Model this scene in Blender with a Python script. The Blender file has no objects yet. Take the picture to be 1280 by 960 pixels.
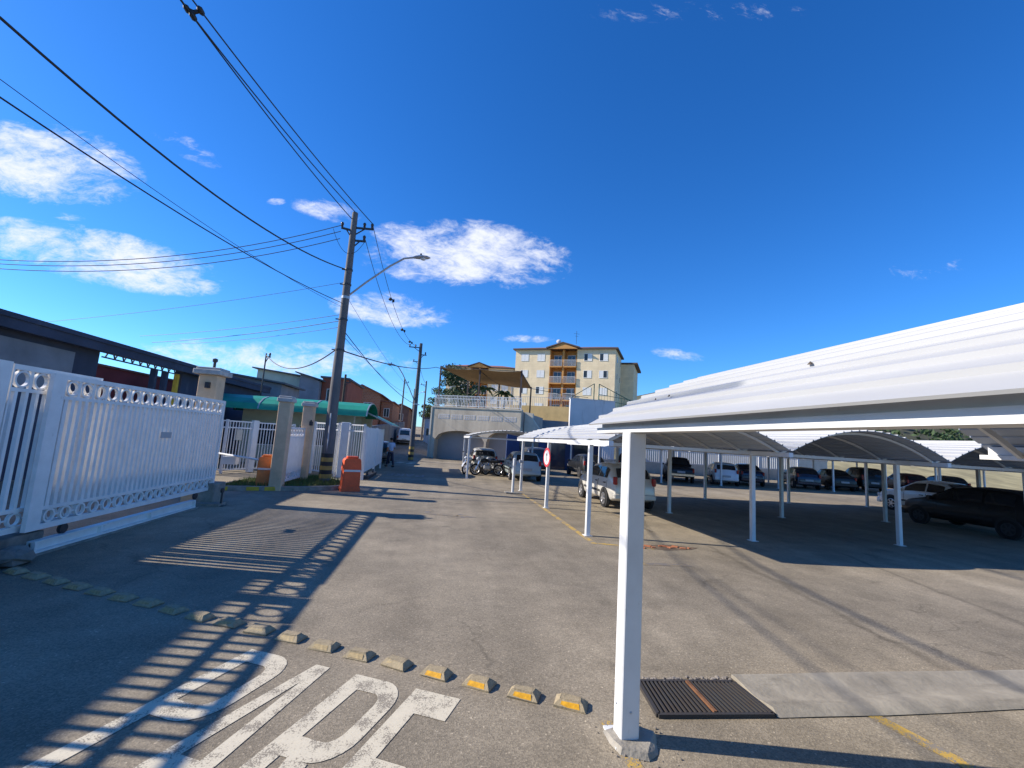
import bpy, math, random
from mathutils import Vector, Matrix
random.seed(7)
R = math.radians
S = bpy.context.scene
COL = S.collection

# ------------------------------------------------------------------ camera
# frame: +Y runs along the carport rows, +X across them, the eye is 2 m above the asphalt
EYE = Vector((0, 0, 2.0))
FPX, PITCH, ROLL, YAW = 554.1, 0.1277, 0.0635, 0.1525
def cam_axes():
    cp, sp, cr, sr = math.cos(PITCH), math.sin(PITCH), math.cos(ROLL), math.sin(ROLL)
    f = Vector((0, cp, sp)); u = Vector((0, -sp, cp)); x = Vector((1, 0, 0))
    xr = cr*x + sr*u; ur = -sr*x + cr*u
    rz = Matrix.Rotation(-YAW, 3, 'Z')
    return rz @ xr, rz @ ur, rz @ f
AX, AU, AF = cam_axes()
cd = bpy.data.cameras.new('camera'); cam = bpy.data.objects.new('camera', cd); COL.objects.link(cam)
m = Matrix((AX, AU, -AF)).transposed().to_4x4(); m.translation = EYE
cam.matrix_world = m
cd.sensor_width = 36; cd.lens = FPX/1280*36; cd.clip_start = .05; cd.clip_end = 5000
S.camera = cam

# ------------------------------------------------------------------ sun, sky, exposure
SUN_EL, SUN_AZ = R(31), R(-12)          # shadows run towards +X, turned 12 degrees towards the viewer
sdir = Vector((-math.cos(SUN_AZ)*math.cos(SUN_EL), -math.sin(SUN_AZ)*math.cos(SUN_EL), math.sin(SUN_EL)))
sl = bpy.data.lights.new('sun', 'SUN'); sl.energy = 4.6; sl.angle = R(.5); sl.color = (1, .92, .80)
so = bpy.data.objects.new('sun', sl); COL.objects.link(so); so.rotation_euler = (-sdir).to_track_quat('-Z', 'Y').to_euler(); so.location = (-20, 5, 30)
S.view_settings.view_transform = 'Standard'; S.view_settings.look = 'None'
S.view_settings.exposure = 0.65; S.view_settings.gamma = 1; S.view_settings.use_curve_mapping = False

def pix(px, py):                          # viewing direction of a photograph pixel
    return (AX*((px-640)/FPX) + AU*(-(py-480)/FPX) + AF)

W = bpy.data.worlds.new('World'); S.world = W; W.use_nodes = True
def build_sky():
    nt = W.node_tree; N = nt.nodes; L = nt.links; N.clear()
    out = N.new('ShaderNodeOutputWorld'); bg = N.new('ShaderNodeBackground'); L.new(bg.outputs[0], out.inputs[0])
    sky = N.new('ShaderNodeTexSky'); sky.sky_type = 'NISHITA'; sky.sun_disc = False
    sky.sun_elevation = SUN_EL
    sky.sun_rotation = math.atan2(sdir.x, sdir.y)
    sky.altitude = 600; sky.air_density = 1.0; sky.dust_density = .25; sky.ozone_density = 3.0
    hs = N.new('ShaderNodeHueSaturation'); hs.inputs['Saturation'].default_value = 1.28; hs.inputs['Value'].default_value = 1.0
    L.new(sky.outputs[0], hs.inputs['Color'])
    bg.inputs[1].default_value = .105
    tint = N.new('ShaderNodeMix'); tint.data_type = 'RGBA'; tint.blend_type = 'MULTIPLY'; tint.inputs[0].default_value = 1
    L.new(hs.outputs[0], tint.inputs[6]); tint.inputs[7].default_value = (.58, .93, 1.3, 1)
    tc = N.new('ShaderNodeTexCoord'); sep = N.new('ShaderNodeSeparateXYZ'); L.new(tc.outputs['Generated'], sep.inputs[0])
    def math_(op, a, b=None, c=None):
        n = N.new('ShaderNodeMath'); n.operation = op
        for i, v in enumerate((a, b, c)):
            if v is None: continue
            if isinstance(v, (int, float)): n.inputs[i].default_value = v
            else: L.new(v, n.inputs[i])
        return n.outputs[0]
    yy = math_('MAXIMUM', sep.outputs[1], .04)
    X = math_('DIVIDE', sep.outputs[0], yy); Z = math_('DIVIDE', sep.outputs[2], yy)
    cmb = N.new('ShaderNodeCombineXYZ'); L.new(X, cmb.inputs[0]); L.new(math_('MULTIPLY', Z, 1.9), cmb.inputs[1])
    def noise(scale, detail, rough, dist=0, off=0):
        n = N.new('ShaderNodeTexNoise'); n.inputs['Scale'].default_value = scale; n.inputs['Detail'].default_value = detail
        n.inputs['Roughness'].default_value = rough; n.inputs['Distortion'].default_value = dist
        mp = N.new('ShaderNodeMapping'); mp.inputs['Location'].default_value = (off, off*.7, off*.3); L.new(cmb.outputs[0], mp.inputs[0]); L.new(mp.outputs[0], n.inputs['Vector'])
        return n.outputs['Fac']
    big = noise(7.0, 12, .68, .5, 1.3); fine = noise(24, 9, .7, .6, 4.1)
    tex = math_('ADD', math_('MULTIPLY', big, .64), math_('MULTIPLY', fine, .36))
    # each cloud: centre, half width, half height in the photograph, slant, density
    clouds = [(62,205,125,58,.15,1.15),(128,322,165,38,.20,1.1),(585,318,140,46,.06,1.15),(492,388,80,24,.1,.95),(350,448,190,26,.05,.75),
              (345,252,14,5,0,.7),(85,270,26,7,.1,.85),(655,424,40,6,0,.55),(845,443,40,8,.15,.55),(1160,336,60,14,-.1,.13),(870,14,150,16,0,.12),(230,182,50,16,.5,.25),(410,262,50,16,.2,.3)]
    acc = None
    for (cx, cy, hw, hh, sl_, dens) in clouds:
        def xz(px, py):
            d = pix(px, py); return d.x/d.y, d.z/d.y
        c = xz(cx, cy); e = xz(cx+hw, cy+hw*sl_); n_ = xz(cx, cy-hh)
        ex, ez = e[0]-c[0], e[1]-c[1]; nx, nz = n_[0]-c[0], n_[1]-c[1]
        det = ex*nz-ez*nx
        dx = math_('SUBTRACT', X, c[0]); dz = math_('SUBTRACT', Z, c[1])
        a = math_('ADD', math_('MULTIPLY', dx, nz/det), math_('MULTIPLY', dz, -nx/det))
        b = math_('ADD', math_('MULTIPLY', dx, -ez/det), math_('MULTIPLY', dz, ex/det))
        r2 = math_('ADD', math_('MULTIPLY', a, a), math_('MULTIPLY', b, b))
        f = math_('MULTIPLY', math_('MAXIMUM', math_('SUBTRACT', 1, r2), 0), dens)
        acc = f if acc is None else math_('MAXIMUM', acc, f)
    acc = math_('MULTIPLY', math_('POWER', acc, .55), 1.0)
    dens = math_('ADD', math_('MULTIPLY', acc, .66), math_('MULTIPLY', math_('SUBTRACT', tex, .5), 2.7))
    mr = N.new('ShaderNodeMapRange'); mr.interpolation_type = 'SMOOTHSTEP'
    L.new(dens, mr.inputs[0]); mr.inputs[1].default_value = .2; mr.inputs[2].default_value = .95
    mask = math_('MULTIPLY', mr.outputs[0], math_('MINIMUM', math_('MULTIPLY', acc, 3), 1))
    mask = math_('MULTIPLY', mask, .95)
    mix = N.new('ShaderNodeMix'); mix.data_type = 'RGBA'
    L.new(mask, mix.inputs[0]); L.new(tint.outputs[2], mix.inputs[6]); mix.inputs[7].default_value = (6.0, 6.2, 6.9, 1)
    L.new(mix.outputs[2], bg.inputs[0])
build_sky()

# ------------------------------------------------------------------ materials
def mat(name, col, rough=.7, var=.12, scale=6, metal=0, bump=0, bscale=40, col2=None, coat=0, spec=None, stain=None, stretch=None, trans=0):
    mt = bpy.data.materials.new(name); mt.use_nodes = True
    nt = mt.node_tree; N = nt.nodes; L = nt.links; b = N['Principled BSDF']
    b.inputs['Roughness'].default_value = rough; b.inputs['Metallic'].default_value = metal
    if coat: b.inputs['Coat Weight'].default_value = coat; b.inputs['Coat Roughness'].default_value = .06
    if spec is not None: b.inputs['Specular IOR Level'].default_value = spec
    if trans: b.inputs['Transmission Weight'].default_value = trans
    tc = N.new('ShaderNodeTexCoord'); vec = tc.outputs['Object']
    if stretch:
        mp = N.new('ShaderNodeMapping'); mp.inputs['Scale'].default_value = stretch; L.new(vec, mp.inputs[0]); vec = mp.outputs[0]
    n = N.new('ShaderNodeTexNoise'); n.inputs['Scale'].default_value = scale; n.inputs['Detail'].default_value = 6; n.inputs['Roughness'].default_value = .62
    L.new(vec, n.inputs['Vector'])
    cr = N.new('ShaderNodeValToRGB'); cr.color_ramp.elements[0].position = .3; cr.color_ramp.elements[1].position = .72
    lo = col2 if col2 else tuple(c*(1-var*1.6) for c in col); hi = tuple(min(1, c*(1+var*.5)) for c in col)
    cr.color_ramp.elements[0].color = (*lo, 1); cr.color_ramp.elements[1].color = (*hi, 1)
    L.new(n.outputs['Fac'], cr.inputs[0]); L.new(cr.outputs[0], b.inputs['Base Color'])
    if stain:
        sc_, sscale, thr, sst = stain
        mp2 = N.new('ShaderNodeMapping'); mp2.inputs['Scale'].default_value = sst; L.new(tc.outputs['Object'], mp2.inputs[0])
        n3 = N.new('ShaderNodeTexNoise'); n3.inputs['Scale'].default_value = sscale; n3.inputs['Detail'].default_value = 9; n3.inputs['Roughness'].default_value = .7; L.new(mp2.outputs[0], n3.inputs['Vector'])
        r3 = N.new('ShaderNodeMapRange'); r3.inputs[1].default_value = thr; r3.inputs[2].default_value = thr+.13; r3.inputs[4].default_value = .75; L.new(n3.outputs['Fac'], r3.inputs[0])
        m3 = N.new('ShaderNodeMix'); m3.data_type = 'RGBA'; L.new(r3.outputs[0], m3.inputs[0]); L.new(cr.outputs[0], m3.inputs[6]); m3.inputs[7].default_value = (*sc_, 1)
        L.new(m3.outputs[2], b.inputs['Base Color'])
    if bump:
        n2 = N.new('ShaderNodeTexNoise'); n2.inputs['Scale'].default_value = bscale; n2.inputs['Detail'].default_value = 4; L.new(vec, n2.inputs['Vector'])
        bp = N.new('ShaderNodeBump'); bp.inputs['Strength'].default_value = bump; bp.inputs['Distance'].default_value = .02
        L.new(n2.outputs['Fac'], bp.inputs['Height']); L.new(bp.outputs[0], b.inputs['Normal'])
    return mt

def brick_mat(name, c1, c2, mortar, sx, sy):
    mt = bpy.data.materials.new(name); mt.use_nodes = True
    nt = mt.node_tree; N = nt.nodes; L = nt.links; b = N['Principled BSDF']; b.inputs['Roughness'].default_value = .9
    tc = N.new('ShaderNodeTexCoord'); sp = N.new('ShaderNodeSeparateXYZ'); L.new(tc.outputs['Object'], sp.inputs[0])
    ad = N.new('ShaderNodeMath'); L.new(sp.outputs[0], ad.inputs[0]); L.new(sp.outputs[1], ad.inputs[1])
    cm = N.new('ShaderNodeCombineXYZ'); L.new(ad.outputs[0], cm.inputs[0]); L.new(sp.outputs[2], cm.inputs[1])
    br = N.new('ShaderNodeTexBrick'); br.inputs['Scale'].default_value = 1; br.inputs['Brick Width'].default_value = sx; br.inputs['Row Height'].default_value = sy
    br.inputs['Mortar Size'].default_value = sy*.07
    br.inputs['Color1'].default_value = (*c1, 1); br.inputs['Color2'].default_value = (*c2, 1); br.inputs['Mortar'].default_value = (*mortar, 1)
    L.new(cm.outputs[0], br.inputs['Vector'])
    n = N.new('ShaderNodeTexNoise'); n.inputs['Scale'].default_value = .9; n.inputs['Detail'].default_value = 8; L.new(tc.outputs['Object'], n.inputs['Vector'])
    mx = N.new('ShaderNodeMix'); mx.data_type = 'RGBA'; mx.blend_type = 'MULTIPLY'; mx.inputs[0].default_value = .55
    vr = N.new('ShaderNodeMapRange'); vr.inputs[1].default_value = .25; vr.inputs[2].default_value = .75; vr.inputs[3].default_value = .72; vr.inputs[4].default_value = 1.15; L.new(n.outputs['Fac'], vr.inputs[0])
    L.new(br.outputs[0], mx.inputs[6]); L.new(vr.outputs[0], mx.inputs[7]); L.new(mx.outputs[2], b.inputs['Base Color'])
    return mt

def asphalt_mat():
    mt = bpy.data.materials.new('asphalt'); mt.use_nodes = True
    nt = mt.node_tree; N = nt.nodes; L = nt.links; b = N['Principled BSDF']; b.inputs['Roughness'].default_value = .88; b.inputs['Specular IOR Level'].default_value = .35
    tc = N.new('ShaderNodeTexCoord'); V = tc.outputs['Object']
    def noise(s, d=5, r=.6, st=None):
        n = N.new('ShaderNodeTexNoise'); n.inputs['Scale'].default_value = s; n.inputs['Detail'].default_value = d; n.inputs['Roughness'].default_value = r
        v = V
        if st:
            mp = N.new('ShaderNodeMapping'); mp.inputs['Scale'].default_value = st; mp.inputs['Rotation'].default_value = (0, 0, R(-8)); L.new(V, mp.inputs[0]); v = mp.outputs[0]
        L.new(v, n.inputs['Vector']); return n.outputs['Fac']
    def mth(op, a, c=None, e=None):
        n = N.new('ShaderNodeMath'); n.operation = op
        for i, v in enumerate((a, c, e)):
            if v is None: continue
            if isinstance(v, (int, float)): n.inputs[i].default_value = v
            else: L.new(v, n.inputs[i])
        return n.outputs[0]
    def ramp(x, a, c, lo, hi):
        n = N.new('ShaderNodeMapRange'); n.interpolation_type = 'SMOOTHSTEP'; L.new(x, n.inputs[0])
        n.inputs[1].default_value = a; n.inputs[2].default_value = c; n.inputs[3].default_value = lo; n.inputs[4].default_value = hi; return n.outputs[0]
    large = ramp(noise(.22, 5, .6), .3, .7, .76, 1.2)
    mid = mth('MULTIPLY', ramp(noise(1.6, 6, .65), .3, .75, .84, 1.13), ramp(noise(.55, 8, .75), .58, .64, 1.0, .86))
    tracks = ramp(noise(.9, 4, .6, (1.2, .09, 1)), .35, .68, .88, 1.08)
    vo = N.new('ShaderNodeTexVoronoi'); vo.inputs['Scale'].default_value = 85; L.new(V, vo.inputs['Vector'])
    stone = N.new('ShaderNodeSeparateColor'); L.new(vo.outputs['Color'], stone.inputs[0])
    grit = ramp(stone.outputs[0], 0, 1, .78, 1.18)
    white = ramp(stone.outputs[1], .978, .985, 1.0, 1.55)
    oil = ramp(noise(.75, 4, .55), .64, .73, 1.0, .66)
    k = mth('MULTIPLY', mth('MULTIPLY', mth('MULTIPLY', large, mid), mth('MULTIPLY', tracks, grit)), mth('MULTIPLY', white, oil))
    # tar seams between paving lanes, as lines on the ground
    sp = N.new('ShaderNodeSeparateXYZ'); L.new(V, sp.inputs[0])
    wob = mth('MULTIPLY', mth('SUBTRACT', noise(1.3, 4), .5), .35)
    def seam(x0, y0, x1, y1, w, amt):
        dx, dy = x1-x0, y1-y0; l = math.hypot(dx, dy); dx, dy = dx/l, dy/l
        px = mth('SUBTRACT', sp.outputs[0], x0); py = mth('SUBTRACT', sp.outputs[1], y0)
        d = mth('ABSOLUTE', mth('ADD', mth('SUBTRACT', mth('MULTIPLY', px, dy), mth('MULTIPLY', py, dx)), wob))
        t = mth('ADD', mth('MULTIPLY', px, dx), mth('MULTIPLY', py, dy))
        inside = mth('MULTIPLY', ramp(t, -.2, .3, 0, 1), ramp(t, l-.4, l+.3, 1, 0))
        return mth('SUBTRACT', 1, mth('MULTIPLY', mth('MULTIPLY', ramp(d, 0, w, 1, 0), inside), amt))
    for s in ((5.2, 3.95, 6.0, 9.4, .11, .26), (2.3, 4.2, 2.35, 8.5, .14, .13), (3.3, 4.2, 3.6, 7.4, .3, .12), (-1.0, 6, -.4, 19, .5, .1), (1.2, 5, 1.5, 20, .55, .1), (7.6, 4, 9, 9, .1, .3)):
        k = mth('MULTIPLY', k, seam(*s))
    def cracks(scale, w, amt, seedoff):
        nz = N.new('ShaderNodeTexNoise'); nz.inputs['Scale'].default_value = 2.2; nz.inputs['Detail'].default_value = 6; L.new(V, nz.inputs['Vector'])
        vm = N.new('ShaderNodeVectorMath'); vm.operation = 'MULTIPLY_ADD'; L.new(nz.outputs['Color'], vm.inputs[0]); vm.inputs[1].default_value = (.7, .7, 0); vm.inputs[2].default_value = (seedoff, 0, 0)
        va = N.new('ShaderNodeVectorMath'); L.new(V, va.inputs[0]); L.new(vm.outputs[0], va.inputs[1])
        fl = N.new('ShaderNodeVectorMath'); fl.operation = 'MULTIPLY'; L.new(va.outputs[0], fl.inputs[0]); fl.inputs[1].default_value = (1, 1, 0)
        vc = N.new('ShaderNodeTexVoronoi'); vc.feature = 'DISTANCE_TO_EDGE'; vc.inputs['Scale'].default_value = scale; L.new(fl.outputs[0], vc.inputs['Vector'])
        line = ramp(vc.outputs['Distance'], 0, w, 1, 0); where = ramp(noise(.33, 3, .5), .48, .6, 0, 1)
        return mth('SUBTRACT', 1, mth('MULTIPLY', mth('MULTIPLY', line, where), amt))
    k = mth('MULTIPLY', k, mth('MULTIPLY', cracks(.42, .010, .26, 3.1), cracks(1.1, .012, .12, 9.7)))
    # mended rectangles of newer, darker asphalt
    def patch(x0, y0, x1, y1, amt):
        ax = mth('MULTIPLY', ramp(mth('ADD', sp.outputs[0], wob), x0-.03, x0+.03, 0, 1), ramp(mth('ADD', sp.outputs[0], wob), x1-.03, x1+.03, 1, 0))
        ay = mth('MULTIPLY', ramp(mth('ADD', sp.outputs[1], wob), y0-.03, y0+.03, 0, 1), ramp(mth('ADD', sp.outputs[1], wob), y1-.03, y1+.03, 1, 0))
        return mth('SUBTRACT', 1, mth('MULTIPLY', mth('MULTIPLY', ax, ay), amt))
    for q in ((-.2, 12.8, 1.5, 15.2, .12), (4.6, 5.4, 5.6, 7.8, -.10), (-1.6, 6.8, -.6, 8.2, .1)): k = mth('MULTIPLY', k, patch(*q))
    rgb = N.new('ShaderNodeMix'); rgb.data_type = 'RGBA'; rgb.blend_type = 'MULTIPLY'; rgb.inputs[0].default_value = 1
    warm = N.new('ShaderNodeMix'); warm.data_type = 'RGBA'; L.new(noise(.5, 4), warm.inputs[0]); warm.inputs[6].default_value = (.262, .214, .148, 1); warm.inputs[7].default_value = (.292, .247, .180, 1)
    cmb = N.new('ShaderNodeCombineColor')
    for i in range(3): L.new(k, cmb.inputs[i])
    L.new(warm.outputs[2], rgb.inputs[6]); L.new(cmb.outputs[0], rgb.inputs[7]); L.new(rgb.outputs[2], b.inputs['Base Color'])
    bp = N.new('ShaderNodeBump'); bp.inputs['Strength'].default_value = .35; bp.inputs['Distance'].default_value = .005
    L.new(vo.outputs['Distance'], bp.inputs['Height']); L.new(bp.outputs[0], b.inputs['Normal'])
    return mt

def worn_paint(name, col, under, thr):
    mt = bpy.data.materials.new(name); mt.use_nodes = True
    nt = mt.node_tree; N = nt.nodes; L = nt.links; b = N['Principled BSDF']; b.inputs['Roughness'].default_value = .75
    tc = N.new('ShaderNodeTexCoord')
    n = N.new('ShaderNodeTexNoise'); n.inputs['Scale'].default_value = 5; n.inputs['Detail'].default_value = 9; n.inputs['Roughness'].default_value = .72; L.new(tc.outputs['Object'], n.inputs['Vector'])
    vo = N.new('ShaderNodeTexVoronoi'); vo.inputs['Scale'].default_value = 90; L.new(tc.outputs['Object'], vo.inputs['Vector'])
    ad = N.new('ShaderNodeMath'); ad.operation = 'MULTIPLY_ADD'; L.new(vo.outputs['Distance'], ad.inputs[0]); ad.inputs[1].default_value = .28; L.new(n.outputs['Fac'], ad.inputs[2])
    cr = N.new('ShaderNodeValToRGB'); e = cr.color_ramp.elements; e[0].position = thr; e[1].position = thr+.09
    e[0].color = (*col, 1); e[1].color = (*under, 1)
    x = e.new(max(.01, thr-.25)); x.color = tuple(min(1, c*1.12) for c in col)+(1,)
    L.new(ad.outputs[0], cr.inputs[0]); L.new(cr.outputs[0], b.inputs['Base Color'])
    return mt

M = {}
M['asphalt'] = asphalt_mat()
M['white_line'] = worn_paint('road_paint_white', (.60, .53, .39), (.27, .23, .17), .65)
M['white_faint'] = worn_paint('road_paint_white_faint', (.33, .32, .3), (.16, .15, .14), .58)
M['yellow_line'] = worn_paint('road_paint_yellow', (.52, .33, .06), (.24, .21, .17), .60)
M['yellow_faint'] = worn_paint('road_paint_yellow_faint', (.3, .22, .1), (.17, .15, .13), .56)
M['white'] = mat('white_painted_steel', (.70, .70, .69), .45, .08, 3, stain=((.30, .22, .15), 7, .64, (1, 1, .35)))
M['gate_white'] = mat('gate_paint', (.84, .81, .77), .5, .08, 4, stain=((.33, .25, .18), 5, .63, (1, 1, .5)))
M['roof_white'] = mat('white_roof_sheet', (.43, .43, .425), .5, .10, 1.6, stretch=(1, .2, 1), stain=((.35, .34, .31), 3.0, .66, (1, .6, 1)))
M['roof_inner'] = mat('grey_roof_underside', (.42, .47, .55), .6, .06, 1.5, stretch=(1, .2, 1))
M['dark_pole'] = mat('weathered_pole', (.095, .095, .10), .85, .2, 4)
M['band_yellow'] = mat('dull_yellow_band', (.42, .29, .08), .75, .25, 6)
M['concrete'] = mat('concrete', (.33, .30, .25), .9, .28, 4, bump=.5, bscale=30, stain=((.16, .14, .11), 6, .56, (1, 1, 1)))
M['gutter'] = mat('gutter_concrete', (.34, .30, .235), .9, .25, 3, bump=.3, bscale=22, stain=((.19, .165, .125), 2.2, .55, (.5, 2.5, 1)))
M['pole'] = mat('pole_concrete', (.15, .14, .138), .85, .2, 4, bump=.15, stretch=(1, 1, .3))
M['beige'] = mat('beige_render', (.74, .52, .33), .85, .14, 2.5, stain=((.34, .24, .16), 3, .60, (1, 1, .4)))
M['cream'] = mat('cream_render', (.60, .55, .45), .85, .14, 1.5)
M['cap'] = mat('pillar_cap', (.55, .52, .48), .85, .2, 5)
M['orange'] = mat('orange_plastic', (.80, .11, .03), .5, .14, 4, stain=((.36, .09, .05), 6, .58, (1, 1, .6)))
M['orange2'] = mat('faded_orange', (.78, .24, .06), .6, .18, 4, stain=((.42, .2, .1), 6, .56, (1, 1, .6)))
M['yellow'] = mat('yellow_paint', (.68, .43, .03), .6, .2, 6)
M['black'] = mat('black_paint', (.025, .025, .027), .6, .2, 6)
M['dark_metal'] = mat('dark_metal', (.06, .06, .065), .5, .2, 8, metal=.4)
M['rust_metal'] = mat('grate_steel', (.045, .045, .045), .7, .3, 9, metal=.3, col2=(.06, .048, .04))
M['rubber'] = mat('rubber', (.018, .018, .019), .85, .2, 8)
M['alloy'] = mat('wheel_alloy', (.55, .55, .57), .32, .08, 6, metal=.7)
M['chrome'] = mat('chrome', (.7, .7, .72), .15, .05, 6, metal=1)
M['glass'] = mat('dark_glass', (.018, .022, .027), .06, .1, 2, spec=.8)
M['glass_tint'] = mat('window_glass', (.05, .07, .10), .08, .2, 2, spec=.7)
M['red_glass'] = mat('red_lens', (.35, .012, .012), .2, .1, 4)
M['clear_lens'] = mat('clear_lens', (.6, .62, .65), .12, .05, 5, spec=.8)
M['silver'] = mat('silver_car_paint', (.66, .64, .59), .35, .03, 2, metal=.15, coat=.6)
M['white_car'] = mat('white_car_paint', (.78, .78, .78), .3, .03, 2, coat=.8)
M['black_car'] = mat('black_car_paint', (.010, .011, .013), .4, .05, 2, coat=.25)
M['dark_alloy'] = mat('dark_wheel_alloy', (.05, .05, .055), .6, .1, 6)  # rims coloured dark so they stay unnoticed on the black cars
M['navy_car'] = mat('dark_blue_car_paint', (.018, .028, .06), .26, .05, 2, coat=.8)
M['grey_car'] = mat('dark_grey_car_paint', (.055, .058, .064), .3, .05, 2, metal=.3, coat=.8)
M['maroon_car'] = mat('maroon_car_paint', (.10, .012, .014), .3, .05, 2, coat=.8)
M['teal_car'] = mat('pale_teal_car_paint', (.50, .58, .58), .35, .05, 2, coat=.6)
M['beige_car'] = mat('beige_car_paint', (.50, .47, .40), .35, .05, 2, coat=.6)
M['trim'] = mat('black_trim', (.03, .03, .032), .7, .1, 5)
M['plate'] = mat('number_plate_grey', (.42, .42, .43), .5, .05, 5)
M['wire'] = mat('wire_black', (.02, .02, .022), .6, .1, 8)
M['insul'] = mat('insulator', (.05, .04, .04), .3, .1, 8)
M['lamp_grey'] = mat('lamp_housing', (.42, .43, .45), .4, .06, 8, metal=.4)
M['green_roof'] = mat('green_awning', (.02, .30, .19), .5, .16, 1.5, stain=((.03, .17, .12), 2.5, .56, (.4, 1, 1)))
M['shed'] = mat('dark_shed_wall', (.04, .055, .095), .8, .25, .7, stain=((.10, .11, .14), 1.2, .58, (1, 1, .3)))
M['shed_grey'] = mat('grey_block_wall', (.20, .22, .25), .85, .2, .9)
M['red_roof'] = mat('red_painted_wall', (.30, .055, .045), .85, .25, .8)
M['tile'] = mat('clay_roof_tile', (.30, .12, .08), .85, .25, 2.5, bump=.4, bscale=8)
M['fascia'] = mat('dark_fascia', (.11, .075, .06), .7, .15, 3)
M['apt'] = brick_mat('apartment_yellow_block', (.86, .69, .44), (.83, .665, .42), (.80, .64, .41), .8, .4)
M['apt_orange'] = mat('apartment_orange_wall', (.60, .30, .09), .85, .08, .8)
M['apt_dado'] = mat('ochre_wall', (.60, .42, .18), .85, .15, .8)
M['shutter'] = mat('white_shutter', (.80, .79, .75), .5, .06, 4)
M['winhole'] = mat('window_dark', (.035, .04, .045), .25, .2, 2)
M['brick'] = brick_mat('red_brick', (.42, .16, .07), (.34, .12, .06), (.33, .25, .2), .3, .2)
M['darkbrick'] = brick_mat('dark_brick', (.20, .10, .07), (.16, .08, .06), (.16, .12, .1), .3, .2)
M['house_green'] = mat('pale_green_render', (.50, .55, .45), .85, .15, .8)
M['house_grey'] = mat('grey_render', (.28, .27, .29), .85, .18, .8)
M['fibro'] = mat('fibre_cement_roof', (.13, .13, .14), .85, .2, 1.2)
M['house_red'] = mat('brick_red_render', (.34, .10, .06), .85, .15, 1)
M['terrace'] = mat('terrace_render', (.60, .51, .38), .9, .2, .8, stain=((.22, .20, .17), 1.6, .57, (1.6, 1.6, .22)), stretch=(1.5, 1.5, .25))
M['terrace_back'] = mat('shaded_recess_render', (.36, .33, .30), .9, .1, .6)  # arch recesses: shade put into the colour, darker than the front wall
M['grey_wall'] = mat('plain_white_wall', (.62, .61, .62), .85, .08, .5, stain=((.36, .35, .34), .9, .56, (1.5, 1.5, .2)))
M['shade_cloth'] = mat('brown_shade_cloth', (.36, .22, .09), .9, .12, 3)
M['brown_steel'] = mat('brown_steel', (.07, .045, .04), .6, .2, 5)
M['green_steel'] = mat('green_steel', (.03, .12, .08), .6, .2, 5)
M['blue_tarp'] = mat('blue_wall', (.02, .05, .15), .75, .2, 1)
M['leaf'] = mat('leaf_green', (.05, .085, .03), .75, .3, 1.5, col2=(.022, .05, .014))
M['leaf2'] = mat('leaf_light', (.095, .13, .045), .75, .3, 1.5, col2=(.05, .08, .02))
M['bark'] = mat('bark', (.10, .075, .055), .9, .3, 5)
M['grass'] = mat('grass_blades', (.07, .13, .025), .85, .3, 3, col2=(.12, .14, .04))
M['hill'] = mat('hill_scrub', (.085, .08, .045), .95, .4, .12, col2=(.03, .035, .02), bump=1.0, bscale=.6)
M['lawn'] = mat('dry_lawn', (.42, .35, .17), .95, .3, .4)
M['earth'] = mat('earth', (.16, .11, .07), .95, .3, 2)
M['sign_white'] = mat('sign_white', (.75, .74, .73), .4, .05, 5)
M['sign_red'] = mat('sign_red', (.60, .06, .07), .45, .1, 5)
M['skin'] = mat('skin', (.36, .2, .13), .6, .08, 10)
M['hair'] = mat('dark_hair', (.02, .015, .012), .7, .1, 10)
M['shirt'] = mat('pale_blue_shirt', (.50, .58, .74), .85, .1, 8)
M['trousers'] = mat('navy_trousers', (.025, .03, .06), .85, .1, 8)
M['stud'] = mat('road_stud_body', (.38, .30, .18), .8, .22, 18, bump=.3, bscale=60)
M['reflector'] = mat('yellow_reflector', (.75, .38, .02), .3, .25, 30)
M['reflector_dull'] = mat('worn_reflector', (.42, .30, .13), .6, .3, 40)
M['stone'] = mat('rubble_stone', (.24, .21, .18), .9, .3, 5, bump=.6, bscale=10)

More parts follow.
